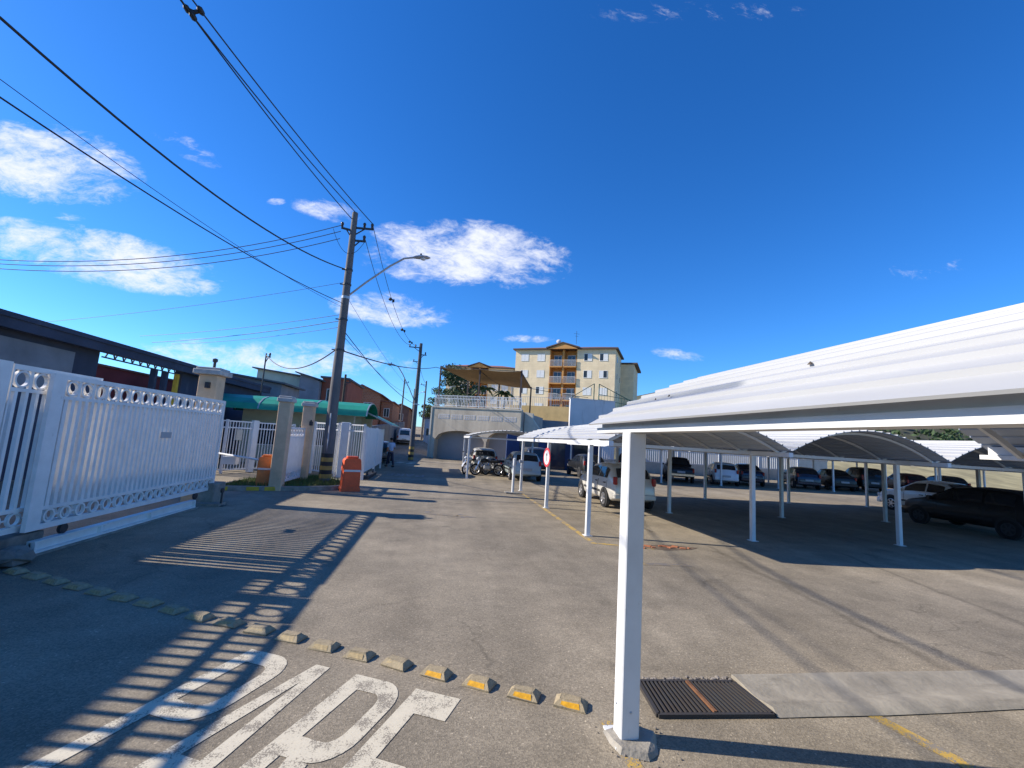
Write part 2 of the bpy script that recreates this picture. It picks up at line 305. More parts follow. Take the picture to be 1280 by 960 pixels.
# ------------------------------------------------------------------ mesh helpers
class MB:
    def __init__(s): s.v = []; s.f = []; s.smooth = False; s.second = None
    def add(s, vs, fs):
        k = len(s.v); s.v += [tuple(p) for p in vs]; s.f += [tuple(i+k for i in f) for f in fs]; return s
    def box(s, x0, x1, y0, y1, z0, z1):
        return s.add([(x0,y0,z0),(x1,y0,z0),(x1,y1,z0),(x0,y1,z0),(x0,y0,z1),(x1,y0,z1),(x1,y1,z1),(x0,y1,z1)],
                     [(0,3,2,1),(4,5,6,7),(0,1,5,4),(1,2,6,5),(2,3,7,6),(3,0,4,7)])
    def bbox(s, x0, x1, y0, y1, z0, z1, b=.01):       # box with bevelled edges
        xs=(x0,x0+b,x1-b,x1); 
        k=[]
        pts=[]; 
        for z,i in ((z0,b),(z0+b,0),(z1-b,0),(z1,b)):
            X0,X1,Y0,Y1=x0+i,x1-i,y0+i,y1-i
            c=b if i==0 else b*.6
            pts+= [(X0+c,Y0,z),(X1-c,Y0,z),(X1,Y0+c,z),(X1,Y1-c,z),(X1-c,Y1,z),(X0+c,Y1,z),(X0,Y1-c,z),(X0,Y0+c,z)]
        fs=[tuple(range(7,-1,-1)),tuple(range(24,32))]
        for r in range(3):
            for i in range(8):
                j=(i+1)%8; fs.append((r*8+i,r*8+j,r*8+8+j,r*8+8+i))
        return s.add(pts,fs)
    def obox(s, c, ax, hx, hy, hz):                   # oriented box: ax = (X,Y,Z) unit vectors
        c=Vector(c); X,Y,Z=[Vector(a) for a in ax]; vs=[]
        for k in (-1,1):
            for i,j in ((-1,-1),(1,-1),(1,1),(-1,1)): vs.append(c+X*hx*i+Y*hy*j+Z*hz*k)
        return s.add(vs,[(0,3,2,1),(4,5,6,7),(0,1,5,4),(1,2,6,5),(2,3,7,6),(3,0,4,7)])
    def bar(s, p, q, w, h=None, up=(0,0,1)):          # rectangular bar from p to q
        p=Vector(p); q=Vector(q); d=q-p; l=d.length
        if l<1e-6: return s
        d/=l; u=Vector(up)
        if abs(d.dot(u))>.98: u=Vector((0,1,0))
        x=d.cross(u).normalized(); y=x.cross(d).normalized()
        return s.obox((p+q)/2,(x,d,y),w/2,l/2,(h or w)/2)
    def tube(s, pts, r, n=8, cap=True):
        pts=[Vector(p) for p in pts]; rs=r if isinstance(r,(list,tuple)) else [r]*len(pts)
        k=len(s.v); prev=None
        for i,p in enumerate(pts):
            d=(pts[min(i+1,len(pts)-1)]-pts[max(i-1,0)]).normalized()
            if prev is None:
                a=Vector((0,0,1)) if abs(d.z)<.9 else Vector((1,0,0)); x=d.cross(a).normalized()
            else: x=(prev-d*prev.dot(d)).normalized()
            prev=x; y=d.cross(x)
            for j in range(n):
                t=2*math.pi*j/n; s.v.append(tuple(p+(x*math.cos(t)+y*math.sin(t))*rs[i]))
        for i in range(len(pts)-1):
            for j in range(n):
                a=k+i*n+j; b=k+i*n+(j+1)%n; s.f.append((a,b,b+n,a+n))
        if cap:
            s.f.append(tuple(range(k+n-1,k-1,-1))); e=k+(len(pts)-1)*n; s.f.append(tuple(range(e,e+n)))
        return s
    def lathe(s, c, axis, prof, n=20):                # prof: [(radius, distance along axis)]
        c=Vector(c); d=Vector(axis).normalized(); a=Vector((0,0,1)) if abs(d.z)<.9 else Vector((1,0,0))
        x=d.cross(a).normalized(); y=d.cross(x); k=len(s.v)
        for (r,h) in prof:
            for j in range(n):
                t=2*math.pi*j/n; s.v.append(tuple(c+d*h+(x*math.cos(t)+y*math.sin(t))*r))
        for i in range(len(prof)-1):
            for j in range(n):
                a0=k+i*n+j; b0=k+i*n+(j+1)%n; s.f.append((a0,b0,b0+n,a0+n))
        s.f.append(tuple(range(k+n-1,k-1,-1))); e=k+(len(prof)-1)*n; s.f.append(tuple(range(e,e+n)))
        return s
    def prism(s, poly, axis, a0, a1):                 # poly in the two other axes, extruded along axis 0/1/2
        def mk(p,a):
            if axis==0: return (a,p[0],p[1])
            if axis==1: return (p[0],a,p[1])
            return (p[0],p[1],a)
        n=len(poly); vs=[mk(p,a0) for p in poly]+[mk(p,a1) for p in poly]
        return s.add(vs,[tuple(range(n-1,-1,-1)),tuple(range(n,2*n))]+[(i,(i+1)%n,n+(i+1)%n,n+i) for i in range(n)])
    def sphere(s, c, rx, ry=None, rz=None, n=10, m=7):
        ry=ry or rx; rz=rz or rx
        prof=[]
        k=len(s.v)
        for i in range(1,m):
            t=math.pi*i/m
            for j in range(n):
                p=2*math.pi*j/n; s.v.append((c[0]+rx*math.sin(t)*math.cos(p),c[1]+ry*math.sin(t)*math.sin(p),c[2]+rz*math.cos(t)))
        for i in range(m-2):
            for j in range(n):
                a=k+i*n+j; b=k+i*n+(j+1)%n; s.f.append((a,a+n,b+n,b))
        t=len(s.v); s.v.append((c[0],c[1],c[2]+rz)); s.v.append((c[0],c[1],c[2]-rz)); e=k+(m-2)*n
        for j in range(n):
            s.f.append((t,k+j,k+(j+1)%n)); s.f.append((t+1,e+(j+1)%n,e+j))
        return s
    def quad(s, a, b, c, d): return s.add([a,b,c,d],[(0,1,2,3)])
    def build(s, name, material, parent=None, smooth=None, local=False):
        me=bpy.data.meshes.new(name); vs=s.v
        o=bpy.data.objects.new(name,me)
        if parent is not None and not local:
            inv=TF[parent.name].inverted(); vs=[inv@Vector(p) for p in vs]
        me.from_pydata([tuple(p) for p in vs],[],s.f); me.materials.append(M[material] if isinstance(material,str) else material)
        if s.second:
            me.materials.append(M[s.second[0]])
            for i in s.second[1]: me.polygons[i].material_index=1
        import bmesh
        b=bmesh.new(); b.from_mesh(me); bmesh.ops.recalc_face_normals(b,faces=b.faces); b.to_mesh(me); b.free()
        sm = s.smooth if smooth is None else smooth
        if sm:
            me.polygons.foreach_set('use_smooth',[True]*len(me.polygons))
            try: me.set_sharp_from_angle(angle=R(38))
            except Exception: pass
        COL.objects.link(o)
        if parent is not None:
            o.parent=parent; TF[o.name]=TF[parent.name]
        else: TF[o.name]=Matrix.Identity(4)
        me.update(); return o
TF = {}
def thing(name, label, cat, loc=(0,0,0), rz=0, group=None):
    o=bpy.data.objects.new(name,None); o.empty_display_size=.3; COL.objects.link(o)
    o.location=loc; o.rotation_euler=(0,0,rz)
    TF[o.name]=Matrix.Translation(Vector(loc))@Matrix.Rotation(rz,4,'Z')
    o['label']=label; o['category']=cat
    if group: o['group']=group
    return o
def tag(o, label, cat, group=None, kind=None):
    o['label']=label; o['category']=cat
    if group: o['group']=group
    if kind: o['kind']=kind
    return o
def struct(o, kind='structure'): o['kind']=kind; return o
def smooth(a,b,x):
    t=min(1,max(0,(x-a)/(b-a))); return t*t*(3-2*t)
def lerp(a,b,t): return a+(b-a)*t

# ------------------------------------------------------------------ ground
def gz(x, y):
    w = 1-smooth(-2.2, .2, x)
    if y < 30: return 0.0
    d = y-30
    h = .0022*d*d if d < 10 else .22+.044*(d-10)
    h = min(h, 5.0)
    return h*w
def make_ground():
    def axis(lo, hi, fine_lo, fine_hi, step):
        a=[]; x=fine_lo
        while x<=fine_hi+1e-6: a.append(x); x+=step
        e=step
        while a[0]>lo: e*=1.6; a.insert(0,a[0]-e)
        e=step
        while a[-1]<hi: e*=1.6; a.append(a[-1]+e)
        return a
    xs=axis(-900,900,-14,10,1.2); ys=axis(-300,1500,20,100,2.5)
    b=MB()
    b.v=[(x,y,gz(x,y)) for y in ys for x in xs]; n=len(xs)
    b.f=[(j*n+i,j*n+i+1,j*n+n+i+1,j*n+n+i) for j in range(len(ys)-1) for i in range(n-1)]
    struct(b.build('ground','asphalt',smooth=True))
make_ground()

def flat(name, polys, z, material):                  # sheets lying on the ground
    b=MB()
    for p in polys: b.add([(x,y,gz(x,y)+z) for x,y in p],[tuple(range(len(p)))])
    return struct(b.build(name,material))

# lettering PARE painted on the lane, frame turned 25 degrees
TA=R(-25); TX=Vector((math.cos(TA),math.sin(TA))); TY=Vector((-math.sin(TA),math.cos(TA)))
def tpt(s,t): p=TX*s+TY*t; return (p.x,p.y)
def arc(cx,cy,rx,ry,a0,a1,n): return [(cx+rx*math.cos(R(lerp(a0,a1,i/n))),cy+ry*math.sin(R(lerp(a0,a1,i/n)))) for i in range(n+1)]
def ring_polys(outer, inner):
    return [[outer[i],outer[i+1],inner[i+1],inner[i]] for i in range(len(outer)-1)]
def letter(ch, x, y, w, h, st, sh):                   # polygons of one elongated stencil letter
    def r(x0,x1,y0,y1): return [(x+x0,y+y0),(x+x1,y+y0),(x+x1,y+y1),(x+x0,y+y1)]
    P=[]
    if ch in 'PR':
        yb=h*.48; P.append(r(0,st,0,h)); cr=.42
        o=[(x+st,y+h)]+[(x+w-w*.42+p[0],y+p[1]) for p in arc(0,h-sh*1.6,w*.42,sh*1.6,90,0,6)]+[(x+w-w*.42+p[0],y+p[1]) for p in arc(0,yb+sh*1.6,w*.42,sh*1.6,0,-90,6)]+[(x+st,y+yb)]
        wi=w*.42-st*.95
        i=[(x+st,y+h-sh)]+[(x+w-w*.42+p[0],y+p[1]) for p in arc(0,h-sh*1.75,wi,sh*.75,90,0,6)]+[(x+w-w*.42+p[0],y+p[1]) for p in arc(0,yb+sh*1.75,wi,sh*.75,0,-90,6)]+[(x+st,y+yb+sh)]
        P+=ring_polys(o,i)
        if ch=='R': P.append([(x+w*.38,y+yb),(x+w*.68,y+yb),(x+w,y),(x+w-st*1.05,y)])
    if ch=='A':
        P.append([(x,y),(x+st,y),(x+w/2,y+h*.86),(x+w/2,y+h),(x+w/2-st*.5,y+h)])
        P.append([(x+w-st,y),(x+w,y),(x+w/2+st*.5,y+h),(x+w/2,y+h),(x+w/2,y+h*.86)])
        f0=lambda yy: (yy/(h*.86))*(w/2-st)+st
        a,b_=h*.27,h*.27+sh
        P.append([(x+f0(a),y+a),(x+w-f0(a),y+a),(x+w-f0(b_),y+b_),(x+f0(b_),y+b_)])
    if ch=='E':
        P.append(r(0,st,0,h))
        for yy,ww in ((0,w),(h*.5-sh*.2,w*.92),(h-sh*1.55,w)): P.append(r(st,ww,yy,yy+sh*(1.55 if yy>h*.6 else 1.0)))
    return P
polys=[]
for ch,sx,w in (('P',-3.29,.53),('A',-2.80,.54),('R',-2.2,.5),('E',-1.65,.38)):
    for p in letter(ch,sx,1.62,w,1.87,.135,.19): polys.append([tpt(*q) for q in p])
flat('road_lettering',polys,.004,'white_line')
# the same word for cars coming the other way, upside down from here, with its stop line
polys=[]
for ch,sx,w in (('P',0,.42),('A',.48,.46),('R',.98,.42),('E',1.46,.36)):
    for p in letter(ch,sx,0,w,1.25,.11,.16): polys.append([(-.62-q[0],23.5-q[1]) for q in p])
flat('far_road_lettering',polys,.004,'white_faint')
flat('stop_line',[[(-3.3,20.75),(-.4,20.95),(-.4,21.12),(-3.3,20.92)]],.004,'white_faint')
flat('zebra_crossing',[[(x,31.6),(x+.45,31.6),(x+.75,33),(x+.3,33)] for x in (-4.6,-3.8,-3.0,-2.2)],.01,'white_line')
flat('painted_arrow',[[(-.25,11.95),(.62,11.72),(.64,11.86),(-.1,12.06),(-.02,12.65),(-.2,12.7)],[(.52,11.45),(1.12,11.68),(.66,12.15)]],.004,'yellow_faint')
flat('bay_line',[[(3.28,9.1),(3.4,9.1),(3.4,17.4),(3.28,17.4)],[(3.42,9.1),(4.5,8.75),(4.5,8.86),(3.42,9.22)]],.004,'yellow_line')
flat('bay_divider_line',[[(7.0,9.4),(7.1,9.4),(7.1,17.6),(7.0,17.6)],[(11.0,9.6),(11.1,9.6),(11.1,17.8),(11.0,17.8)],[(5.3,10.6),(5.4,10.6),(5.4,17.6),(5.3,17.6)],[(3.5,7.6),(4.6,7.55),(4.6,7.7),(3.5,7.75)]],.004,'yellow_faint')
flat('near_bay_line',[[(1.33,3.38),(1.42,3.38),(1.50,2.0),(1.38,2.0)],[(3.54,3.38),(3.66,3.38),(3.92,2.2),(3.79,2.2)],[(2.9,2.6),(3.0,2.6),(3.02,2.1),(2.92,2.1)]],.004,'yellow_line')

# gutter beside the drain, shallow dished channel
def gutter():
    b=MB()
    prof=[(3.93,.006),(3.90,.045),(3.84,.05),(3.64,.012),(3.56,.014),(3.51,.03),(3.42,.034),(3.33,.005)]
    xs=[2.78,3.2,3.7,4.3,5,6,7.5,10,14]
    n=len(prof); b.v=[]
    for i,x in enumerate(xs):
        for (y,z) in prof: b.v.append((x+random.uniform(-.02,.02),y+random.uniform(-.012,.012)+(.0),z+random.uniform(0,.004)))
    b.f=[(i*n+j,i*n+n+j,i*n+n+j+1,i*n+j+1) for i in range(len(xs)-1) for j in range(n-1)]
    b.f.append(tuple(range(n)))
    struct(b.build('gutter','gutter',smooth=True))
gutter()
# worn patch with broken brick bits by the second row's front post
flat('worn_patch',[[(4.1,8.95),(4.7,8.7),(5.3,8.8),(5.6,9.0),(5.1,9.2),(4.5,9.15)]],.005,'earth')

# ------------------------------------------------------------------ clumps of leaves
def leaves(b, c, rx, ry, rz, n, s, shell=.55):
    for _ in range(n):
        while True:
            p=Vector((random.uniform(-1,1),random.uniform(-1,1),random.uniform(-1,1)))
            if shell<p.length<1: break
        q=Vector((c[0]+p.x*rx,c[1]+p.y*ry,c[2]+p.z*rz)); a=Vector((random.gauss(0,1),random.gauss(0,1),random.gauss(0,1))).normalized()
        t=a.cross(Vector((random.gauss(0,1),random.gauss(0,1),random.gauss(0,1)))).normalized(); k=s*random.uniform(.6,1.3)
        b.add([q-a*k,q+t*k*.45,q+a*k,q-t*k*.45],[(0,1,2,3)])
def tree(name, label, x, y, z, h, r, n, leafmat, group=None, s=.16, clumps=14):
    t=thing(name,label,'tree',(x,y,z),0,group)
    b=MB(); b.tube([(x,y,z-.2),(x+.1*r,y,z+h*.35),(x-.05*r,y+.05,z+h*.6)],[.09*r+.05,.06*r+.04,.03*r+.02],8)
    cs=[]
    for i in range(clumps):
        a=random.uniform(0,6.28); q=random.uniform(.15,.8)*r; zz=z+h*random.uniform(.42,.92)
        k=1-abs((zz-z)/h-.62)*1.1; cs.append((x+math.cos(a)*q*k,y+math.sin(a)*q*k,zz))
    for c in cs[:8]: b.tube([(x,y,z+h*.35),((x+c[0])/2,(y+c[1])/2,(z+h*.4+c[2])/2),c],[.05*r,.03*r,.012*r],6)
    b.build('trunk','bark',t)
    cr=MB()
    for c in cs: 
        q=r*random.uniform(.26,.46); leaves(cr,c,q,q,q*.75,n//clumps,s,.2)
    cr.build('crown',leafmat,t); return t

# ------------------------------------------------------------------ carports
def vault_z(t, rise): return rise*4*t*(1-t)
def vault_roof(x0, x1, y0, y1, ze, rise, pitch, depth, th=.012, lap=None):
    """one corrugated vault: ridges run along Y, the arch across X"""
    b=MB(); W_=x1-x0
    # arc length sampling
    N=400; pts=[(x0+W_*i/N, ze+vault_z(i/N,rise)) for i in range(N+1)]
    L=[0]
    for i in range(N): L.append(L[-1]+math.hypot(pts[i+1][0]-pts[i][0],pts[i+1][1]-pts[i][1]))
    tot=L[-1]; k=max(4,int(tot/pitch)); prof=[]
    seq=[(0,0),(.74,0),(.80,1),(.90,1),(.96,0)]
    def at(l):
        l=min(max(l,0),tot); i=0
        lo,hi=0,N
        while hi-lo>1:
            m_=(lo+hi)//2
            if L[m_]<=l: lo=m_
            else: hi=m_
        f=(l-L[lo])/max(1e-9,(L[hi]-L[lo])); p=(lerp(pts[lo][0],pts[hi][0],f),lerp(pts[lo][1],pts[hi][1],f))
        d=(pts[hi][0]-pts[lo][0],pts[hi][1]-pts[lo][1]); q=math.hypot(*d); return p,(-d[1]/q,d[0]/q)
    for i in range(k):
        for (a,u) in seq:
            p,n=at((i+a)*tot/k); prof.append((p,n,u))
    p,n=at(tot); prof.append((p,n,0))
    ys=[y0,y1] if not lap else [y0]+lap+[y1]
    m_=len(prof)
    for side in (1,0):
        for y in ys:
            for (p,n,u) in prof:
                o=u*depth+(th if side else 0); b.v.append((p[0]+n[0]*o,y,p[1]+n[1]*o))
    ny=len(ys); off=ny*m_; inner=[]
    for j in range(ny-1):
        for i in range(m_-1):
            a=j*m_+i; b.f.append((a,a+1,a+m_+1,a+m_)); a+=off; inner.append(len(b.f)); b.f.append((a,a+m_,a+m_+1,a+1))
    for i in range(m_-1):
        b.f.append((i,off+i,off+i+1,i+1)); a=(ny-1)*m_+i; b.f.append((a,a+1,off+a+1,off+a))
    for j in range(ny-1):
        a=j*m_; b.f.append((a,a+m_,off+a+m_,off+a)); a=j*m_+m_-1; b.f.append((a,off+a,off+a+m_,a+m_))
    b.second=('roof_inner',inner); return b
def carport(label, xs, y0, y1, posts, ze, rise, group=None, pw=.1, pitch=.2, depth=.03, ribs=8, tie_ys=(), over=.0, beam=(.05,.1), roofmat='roof_white', skip=(), zoff=.03):
    t=thing('carport',label,'carport',((xs[0]+xs[-1])/2,(y0+y1)/2,0),0,group)
    for i in range(len(xs)-1):
        a=vault_roof(xs[i]-(over if i==0 else -.02),xs[i+1]+(over if i==len(xs)-2 else -.02),y0,y1,ze+zoff,rise,pitch,depth)
        a.build('roof',roofmat,t)
        n=14
        for k in range(ribs):
            r=MB(); y=lerp(y0+.35,y1-.35,k/(ribs-1)); W_=xs[i+1]-xs[i]
            P=[(lerp(xs[i]+.03,xs[i+1]-.03,q/n),y,ze-.015+vault_z(q/n,rise)) for q in range(n+1)]
            for q in range(n): r.bar(P[q],P[q+1],.035,.05)
            r.build('rib','white',t)
    for i,x in enumerate(xs):
        b=MB(); b.box(x-beam[0],x+beam[0],y0+.02,y1-.02,ze-beam[1],ze); b.build('eave_beam','white',t)
        for y in posts:
            if (i,y) in skip: continue
            p=MB(); p.bbox(x-pw/2,x+pw/2,y-pw/2,y+pw/2,.012,ze-beam[1],.008); p.box(x-pw*.9,x+pw*.9,y-pw*.9,y+pw*.9,.002,.014)
            p.build('post','white',t)
    for y in tie_ys:
        b=MB()
        for i in range(len(xs)-1): b.box(xs[i]+beam[0],xs[i+1]-beam[0],y-.03,y+.03,ze-.09,ze-.02)
        b.build('tie_beam','white',t)
    return t
# the near one, beginning beside the viewer: eave 2.15 m, its front post stands on a broken concrete pad
CAR0=t=carport('white vaulted carport closest to the viewer with thick front post',[1.45,5.62],-14,3.86,[3.19,-1.5,-6],2.165,.68,None,pw=.135,pitch=.15,depth=.02,ribs=16,over=.13,beam=(.06,.045),tie_ys=(),zoff=.02)
for x in (1.45,5.62):
    b=MB(); b.box(x-.035,x+.035,-13.9,3.78,2.168,2.25); b.build('gutter_back','white',t)
for (x,y,k) in ((1.8,1.93,.5),(1.65,3.05,.5),(1.62,3.2,.4)):
    tt=(x-1.32)/4.43; z0=2.185+vault_z(tt,.68)+.024
    b=MB(); b.add([(x-.012*k,y-.025*k,z0),(x+.012*k,y-.02*k,z0+.008),(x+.02*k,y+.03*k,z0+.016),(x-.004*k,y+.035*k,z0+.004),(x+.004*k,y,z0+.02)],[(0,1,4),(1,2,4),(2,3,4),(3,0,4),(0,3,2,1)]); tag(b.build('dry_leaf','bark'),{1.8:'small dry leaf lying on the near white roof, nearest the viewer',1.65:'tiny dry leaf on the near white roof, the higher of the far pair',1.62:'tiny dry leaf on the near white roof, closest to its far end'}[x],'leaf')
carport('row of white vaulted carports across the aisle beyond the drain',[3.45,7.57,11.69,15.81,19.93,24.05],8.65,19.6,[9.9,13.85,18.3],2.13,.56,None,pw=.1,ribs=9,tie_ys=(9.9,),over=.06,depth=.026)
carport('small white vaulted carport sheltering the motorcycles',[1.5,5.65],21.9,27.4,[22.7,26.9],2.12,.34,None,pw=.1,ribs=6,tie_ys=(22.7,),over=.06,depth=.026)
carport('far row of white vaulted carports behind the sunlit lane',[9.8,13.92,18.04,22.16,26.28,30.4,34.52,38.64,42.76],25.4,33.5,[26.5,32.5],2.13,.56,None,pw=.1,ribs=5,tie_ys=(26.5,),over=.06,depth=.026,pitch=.3)
for (dx,dy,z,ax) in ((.0,-.0675,.2,(0,-1,0)),(-.0675,.015,.22,(-1,0,0))):
    b=MB(); b.lathe((1.45+dx,3.19+dy,z),ax,[(.009,-.002),(.009,.002),(.006,.006),(.002,.007)],8); b.build('bolt','lamp_grey',CAR0)
# pad under the front post
b=MB(); o=[(1.31,3.27),(1.42,3.31),(1.57,3.27),(1.68,3.20),(1.60,3.01),(1.51,2.95),(1.34,3.02),(1.31,3.14)]
b.add([(x,y,.003) for x,y in o]+[(lerp(x,1.47,.12),lerp(y,3.15,.12),.028+random.uniform(-.014,.014)) for x,y in o],[tuple(range(8,16))]+[(i,(i+1)%8,8+(i+1)%8,8+i) for i in range(8)])
tag(b.build('concrete_pad','concrete'),'broken concrete pad at the foot of the thick front post','footing')

# ------------------------------------------------------------------ drain grate
t=thing('drain_grate','rusty steel drain grate beside the thick white front post','drain grate',(2.25,3.62,0))
P00,P10,P01,P11=(1.80,3.40),(2.74,3.36),(1.86,3.87),(2.72,3.83)
def bl(a,c): 
    return tuple(lerp(lerp(P00[i],P10[i],a),lerp(P01[i],P11[i],a),c) for i in (0,1))
b=MB()
for a0,a1 in (((0,0),(1,0)),((1,0),(1,1)),((1,1),(0,1)),((0,1),(0,0))): b.bar((*bl(*a0),.014),(*bl(*a1),.014),.03,.03)
b.build('frame','rust_metal',t)
b=MB()
for i in range(1,24): b.bar((*bl(i/24,.03),.016),(*bl(i/24,.97),.016),.013,.03)
b.build('bar_panel','rust_metal',t)
b=MB(); b.bar((*bl(.5,.03),.02),(*bl(.5,.97),.02),.026,.034); b.build('rusty_bar',mat('orange_rust',(.20,.09,.04),.8,.3,12),t)
b=MB(); b.add([(*bl(0,0),.003),(*bl(1,0),.003),(*bl(1,1),.003),(*bl(0,1),.003)],[(0,1,2,3)]); b.build('pit_shade','black',t)  # flat black sheet, paints in the shade below the bars

b=MB()
for _ in range(90):
    a=random.random(); x=lerp(1.66,2.76,a); y=3.90+random.gauss(0,.02)+(.0 if x<2.7 else -.02); r=random.uniform(.008,.024)
    b.sphere((x,y,r*.5),r*random.uniform(.8,1.4),r,r*.8,6,4)
for _ in range(40):
    x=random.uniform(1.25,1.75); y=random.uniform(2.9,3.35); r=random.uniform(.004,.011); b.sphere((x,y,r*.6),r,r,r*.8,6,4)
tag(b.build('grit','stone'),'loose stone grit crumbled along the back edge of the drain grate','grit',kind='stuff')
# ------------------------------------------------------------------ road studs across the lane
pts=[(20,718)]
def on_ground(px,py,z=0):
    d=pix(px,py); k=(z-EYE.z)/d.z; return EYE+d*k
A=Vector(tpt(-7.35,3.87)); B=Vector(tpt(-.45,3.74)); NST=19
words=['first','second','third','fourth','fifth','sixth','seventh','eighth','ninth','tenth','eleventh','twelfth','thirteenth','fourteenth','fifteenth','sixteenth','seventeenth','eighteenth','nineteenth']
for i in range(NST):
    p=B.lerp(A,i/(NST-1)); j=random.uniform(-.02,.02)
    lab='%s yellow road stud counted from the white front post'%words[i]
    t=thing('road_stud',lab,'road stud',(p.x,p.y+random.uniform(-.02,.02),0),TA+random.uniform(-.12,.12),'road studs in a row across the lane')
    b=MB(); w,d,h=.122,.078,.054
    lo=[(-w,-d),(w,-d),(w,d),(-w,d)]; hi=[(-w*.72,-d*.52),(w*.72,-d*.52),(w*.72,d*.52),(-w*.72,d*.52)]
    b.add([(x,y,.002) for x,y in lo]+[(x*.99,y*.99,.014) for x,y in lo]+[(x,y,h-.006) for x,y in hi]+[(x*.9,y*.9,h) for x,y in hi],
          [(12,13,14,15)]+[(r*4+k,r*4+(k+1)%4,r*4+4+(k+1)%4,r*4+4+k) for r in range(3) for k in range(4)])
    b.v=[(x+random.uniform(-.006,.006),y+random.uniform(-.002,.004),max(.002,z_+random.uniform(-.005,.004))) for x,y,z_ in b.v]
    b.build('body','stud',t,local=True)
    b=MB(); y0=-d*.93; y1=-d*.60; z0=.016; z1=.042
    b.add([(-w*.62,y0-.002,z0),(w*.62,y0-.002,z0),(w*.55,y1-.003,z1),(-w*.55,y1-.003,z1),(-w*.62,y0+.004,z0),(w*.62,y0+.004,z0),(w*.55,y1+.004,z1),(-w*.55,y1+.004,z1)],
          [(0,1,2,3),(4,7,6,5),(0,4,5,1),(1,5,6,2),(2,6,7,3),(3,7,4,0)])
    b.build('reflector','reflector' if i in (0,1,2,3) else 'reflector_dull',t,local=True)

# ------------------------------------------------------------------ the big sliding gate
GX=-5.5
def ring_mesh(b, c, ro, ri, d, n=18):
    for x in (-d/2,d/2): pass
    k=len(b.v)
    for x in (-d/2,d/2):
        for r in (ro,ri):
            for j in range(n):
                a=2*math.pi*j/n; b.v.append((c[0]+x,c[1]+r*math.cos(a),c[2]+r*math.sin(a)))
    for j in range(n):
        q=(j+1)%n
        b.f+= [(k+j,k+q,k+n+q,k+n+j),(k+2*n+j,k+3*n+j,k+3*n+q,k+2*n+q),(k+j,k+2*n+j,k+2*n+q,k+q),(k+n+j,k+n+q,k+3*n+q,k+3*n+j)]
def gate_leaf(t, x, y0, y1, z0, z1, step, bw, wide0=.22, wide1=.09, bd=.05):
    b=MB(); d=.06
    b.box(x-d/2,x+d/2,y0,y1,z1-.07,z1); b.box(x-d/2,x+d/2,y0+wide0,y1-wide1,z0,z0+.08)
    b.box(x-d/2+.003,x+d/2-.003,y0+wide0,y1-wide1,z1-.36,z1-.31); b.box(x-d/2+.003,x+d/2-.003,y0+wide0,y1-wide1,z0+.27,z0+.32)
    b.box(x-d/2,x+d/2,y0,y0+wide0,z0,z1-.07); b.box(x-d/2,x+d/2,y1-wide1,y1,z0,z1-.07); b.build('frame','gate_white',t)
    b=MB(); n=int((y1-y0-wide0-wide1)/step); 
    for i in range(n):
        y=y0+wide0+(i+.5)*(y1-y0-wide0-wide1)/n; b.box(x-bd/2,x+bd/2,y-bw/2,y+bw/2,z0+.32,z1-.36)
    b.build('bar_panel','gate_white',t)
    b=MB(); n=int((y1-y0-wide0-wide1)/.27)
    for i in range(n):
        y=y0+wide0+(i+.5)*(y1-y0-wide0-wide1)/n; ring_mesh(b,(x,y,z1-.19),.118,.092,.045)
        # solid spandrels beside the rings
        b.box(x-.015,x+.015,y+.11,y+.16,z1-.31,z1-.07)
    b.build('ring_band','gate_white',t,smooth=True)
    b=MB()
    for i in range(n):
        y=y0+wide0+(i+.5)*(y1-y0-wide0-wide1)/n; ring_mesh(b,(x,y,z0+.175),.099,.074,.045); b.box(x-.012,x+.012,y+.092,y+.178,z0+.165,z0+.185)
    b.build('lower_ring_band','gate_white',t,smooth=True)
t=thing('sliding_gate','long white barred sliding gate with a band of rings along its top','gate',(GX,9.8,.34))
gate_leaf(t,GX,7.22,12.36,.34,2.55,.125,.062)
b=MB(); b.box(GX+.04,GX+.048,9.85,10.2,1.62,1.74); b.build('plate','plate',t)
for y in (7.9,11.6):
    b=MB(); b.lathe((GX-.03,y,.27),(1,0,0),[(.02,0),(.075,.003),(.075,.05),(.02,.053)],16); b.build('roller','dark_metal',t)
t=thing('gate_track','white steel beam track under the long sliding gate','gate track',(GX+.02,9.4,0))
b=MB()
x=GX+.02
b.box(x-.07,x+.07,7.35,11.5,.03,.06); b.box(x-.012,x+.012,7.35,11.5,.06,.175); b.box(x-.06,x+.06,7.35,11.5,.175,.195)
for y in (7.37,8.6,9.9,11.47): b.box(x-.065,x+.068,y-.02,y+.02,.06,.175)
b.build('beam','gate_white',t)
b=MB(); b.box(x-.16,x+.1,7.2,11.6,0.0,.03); b.build('footing','concrete',t)
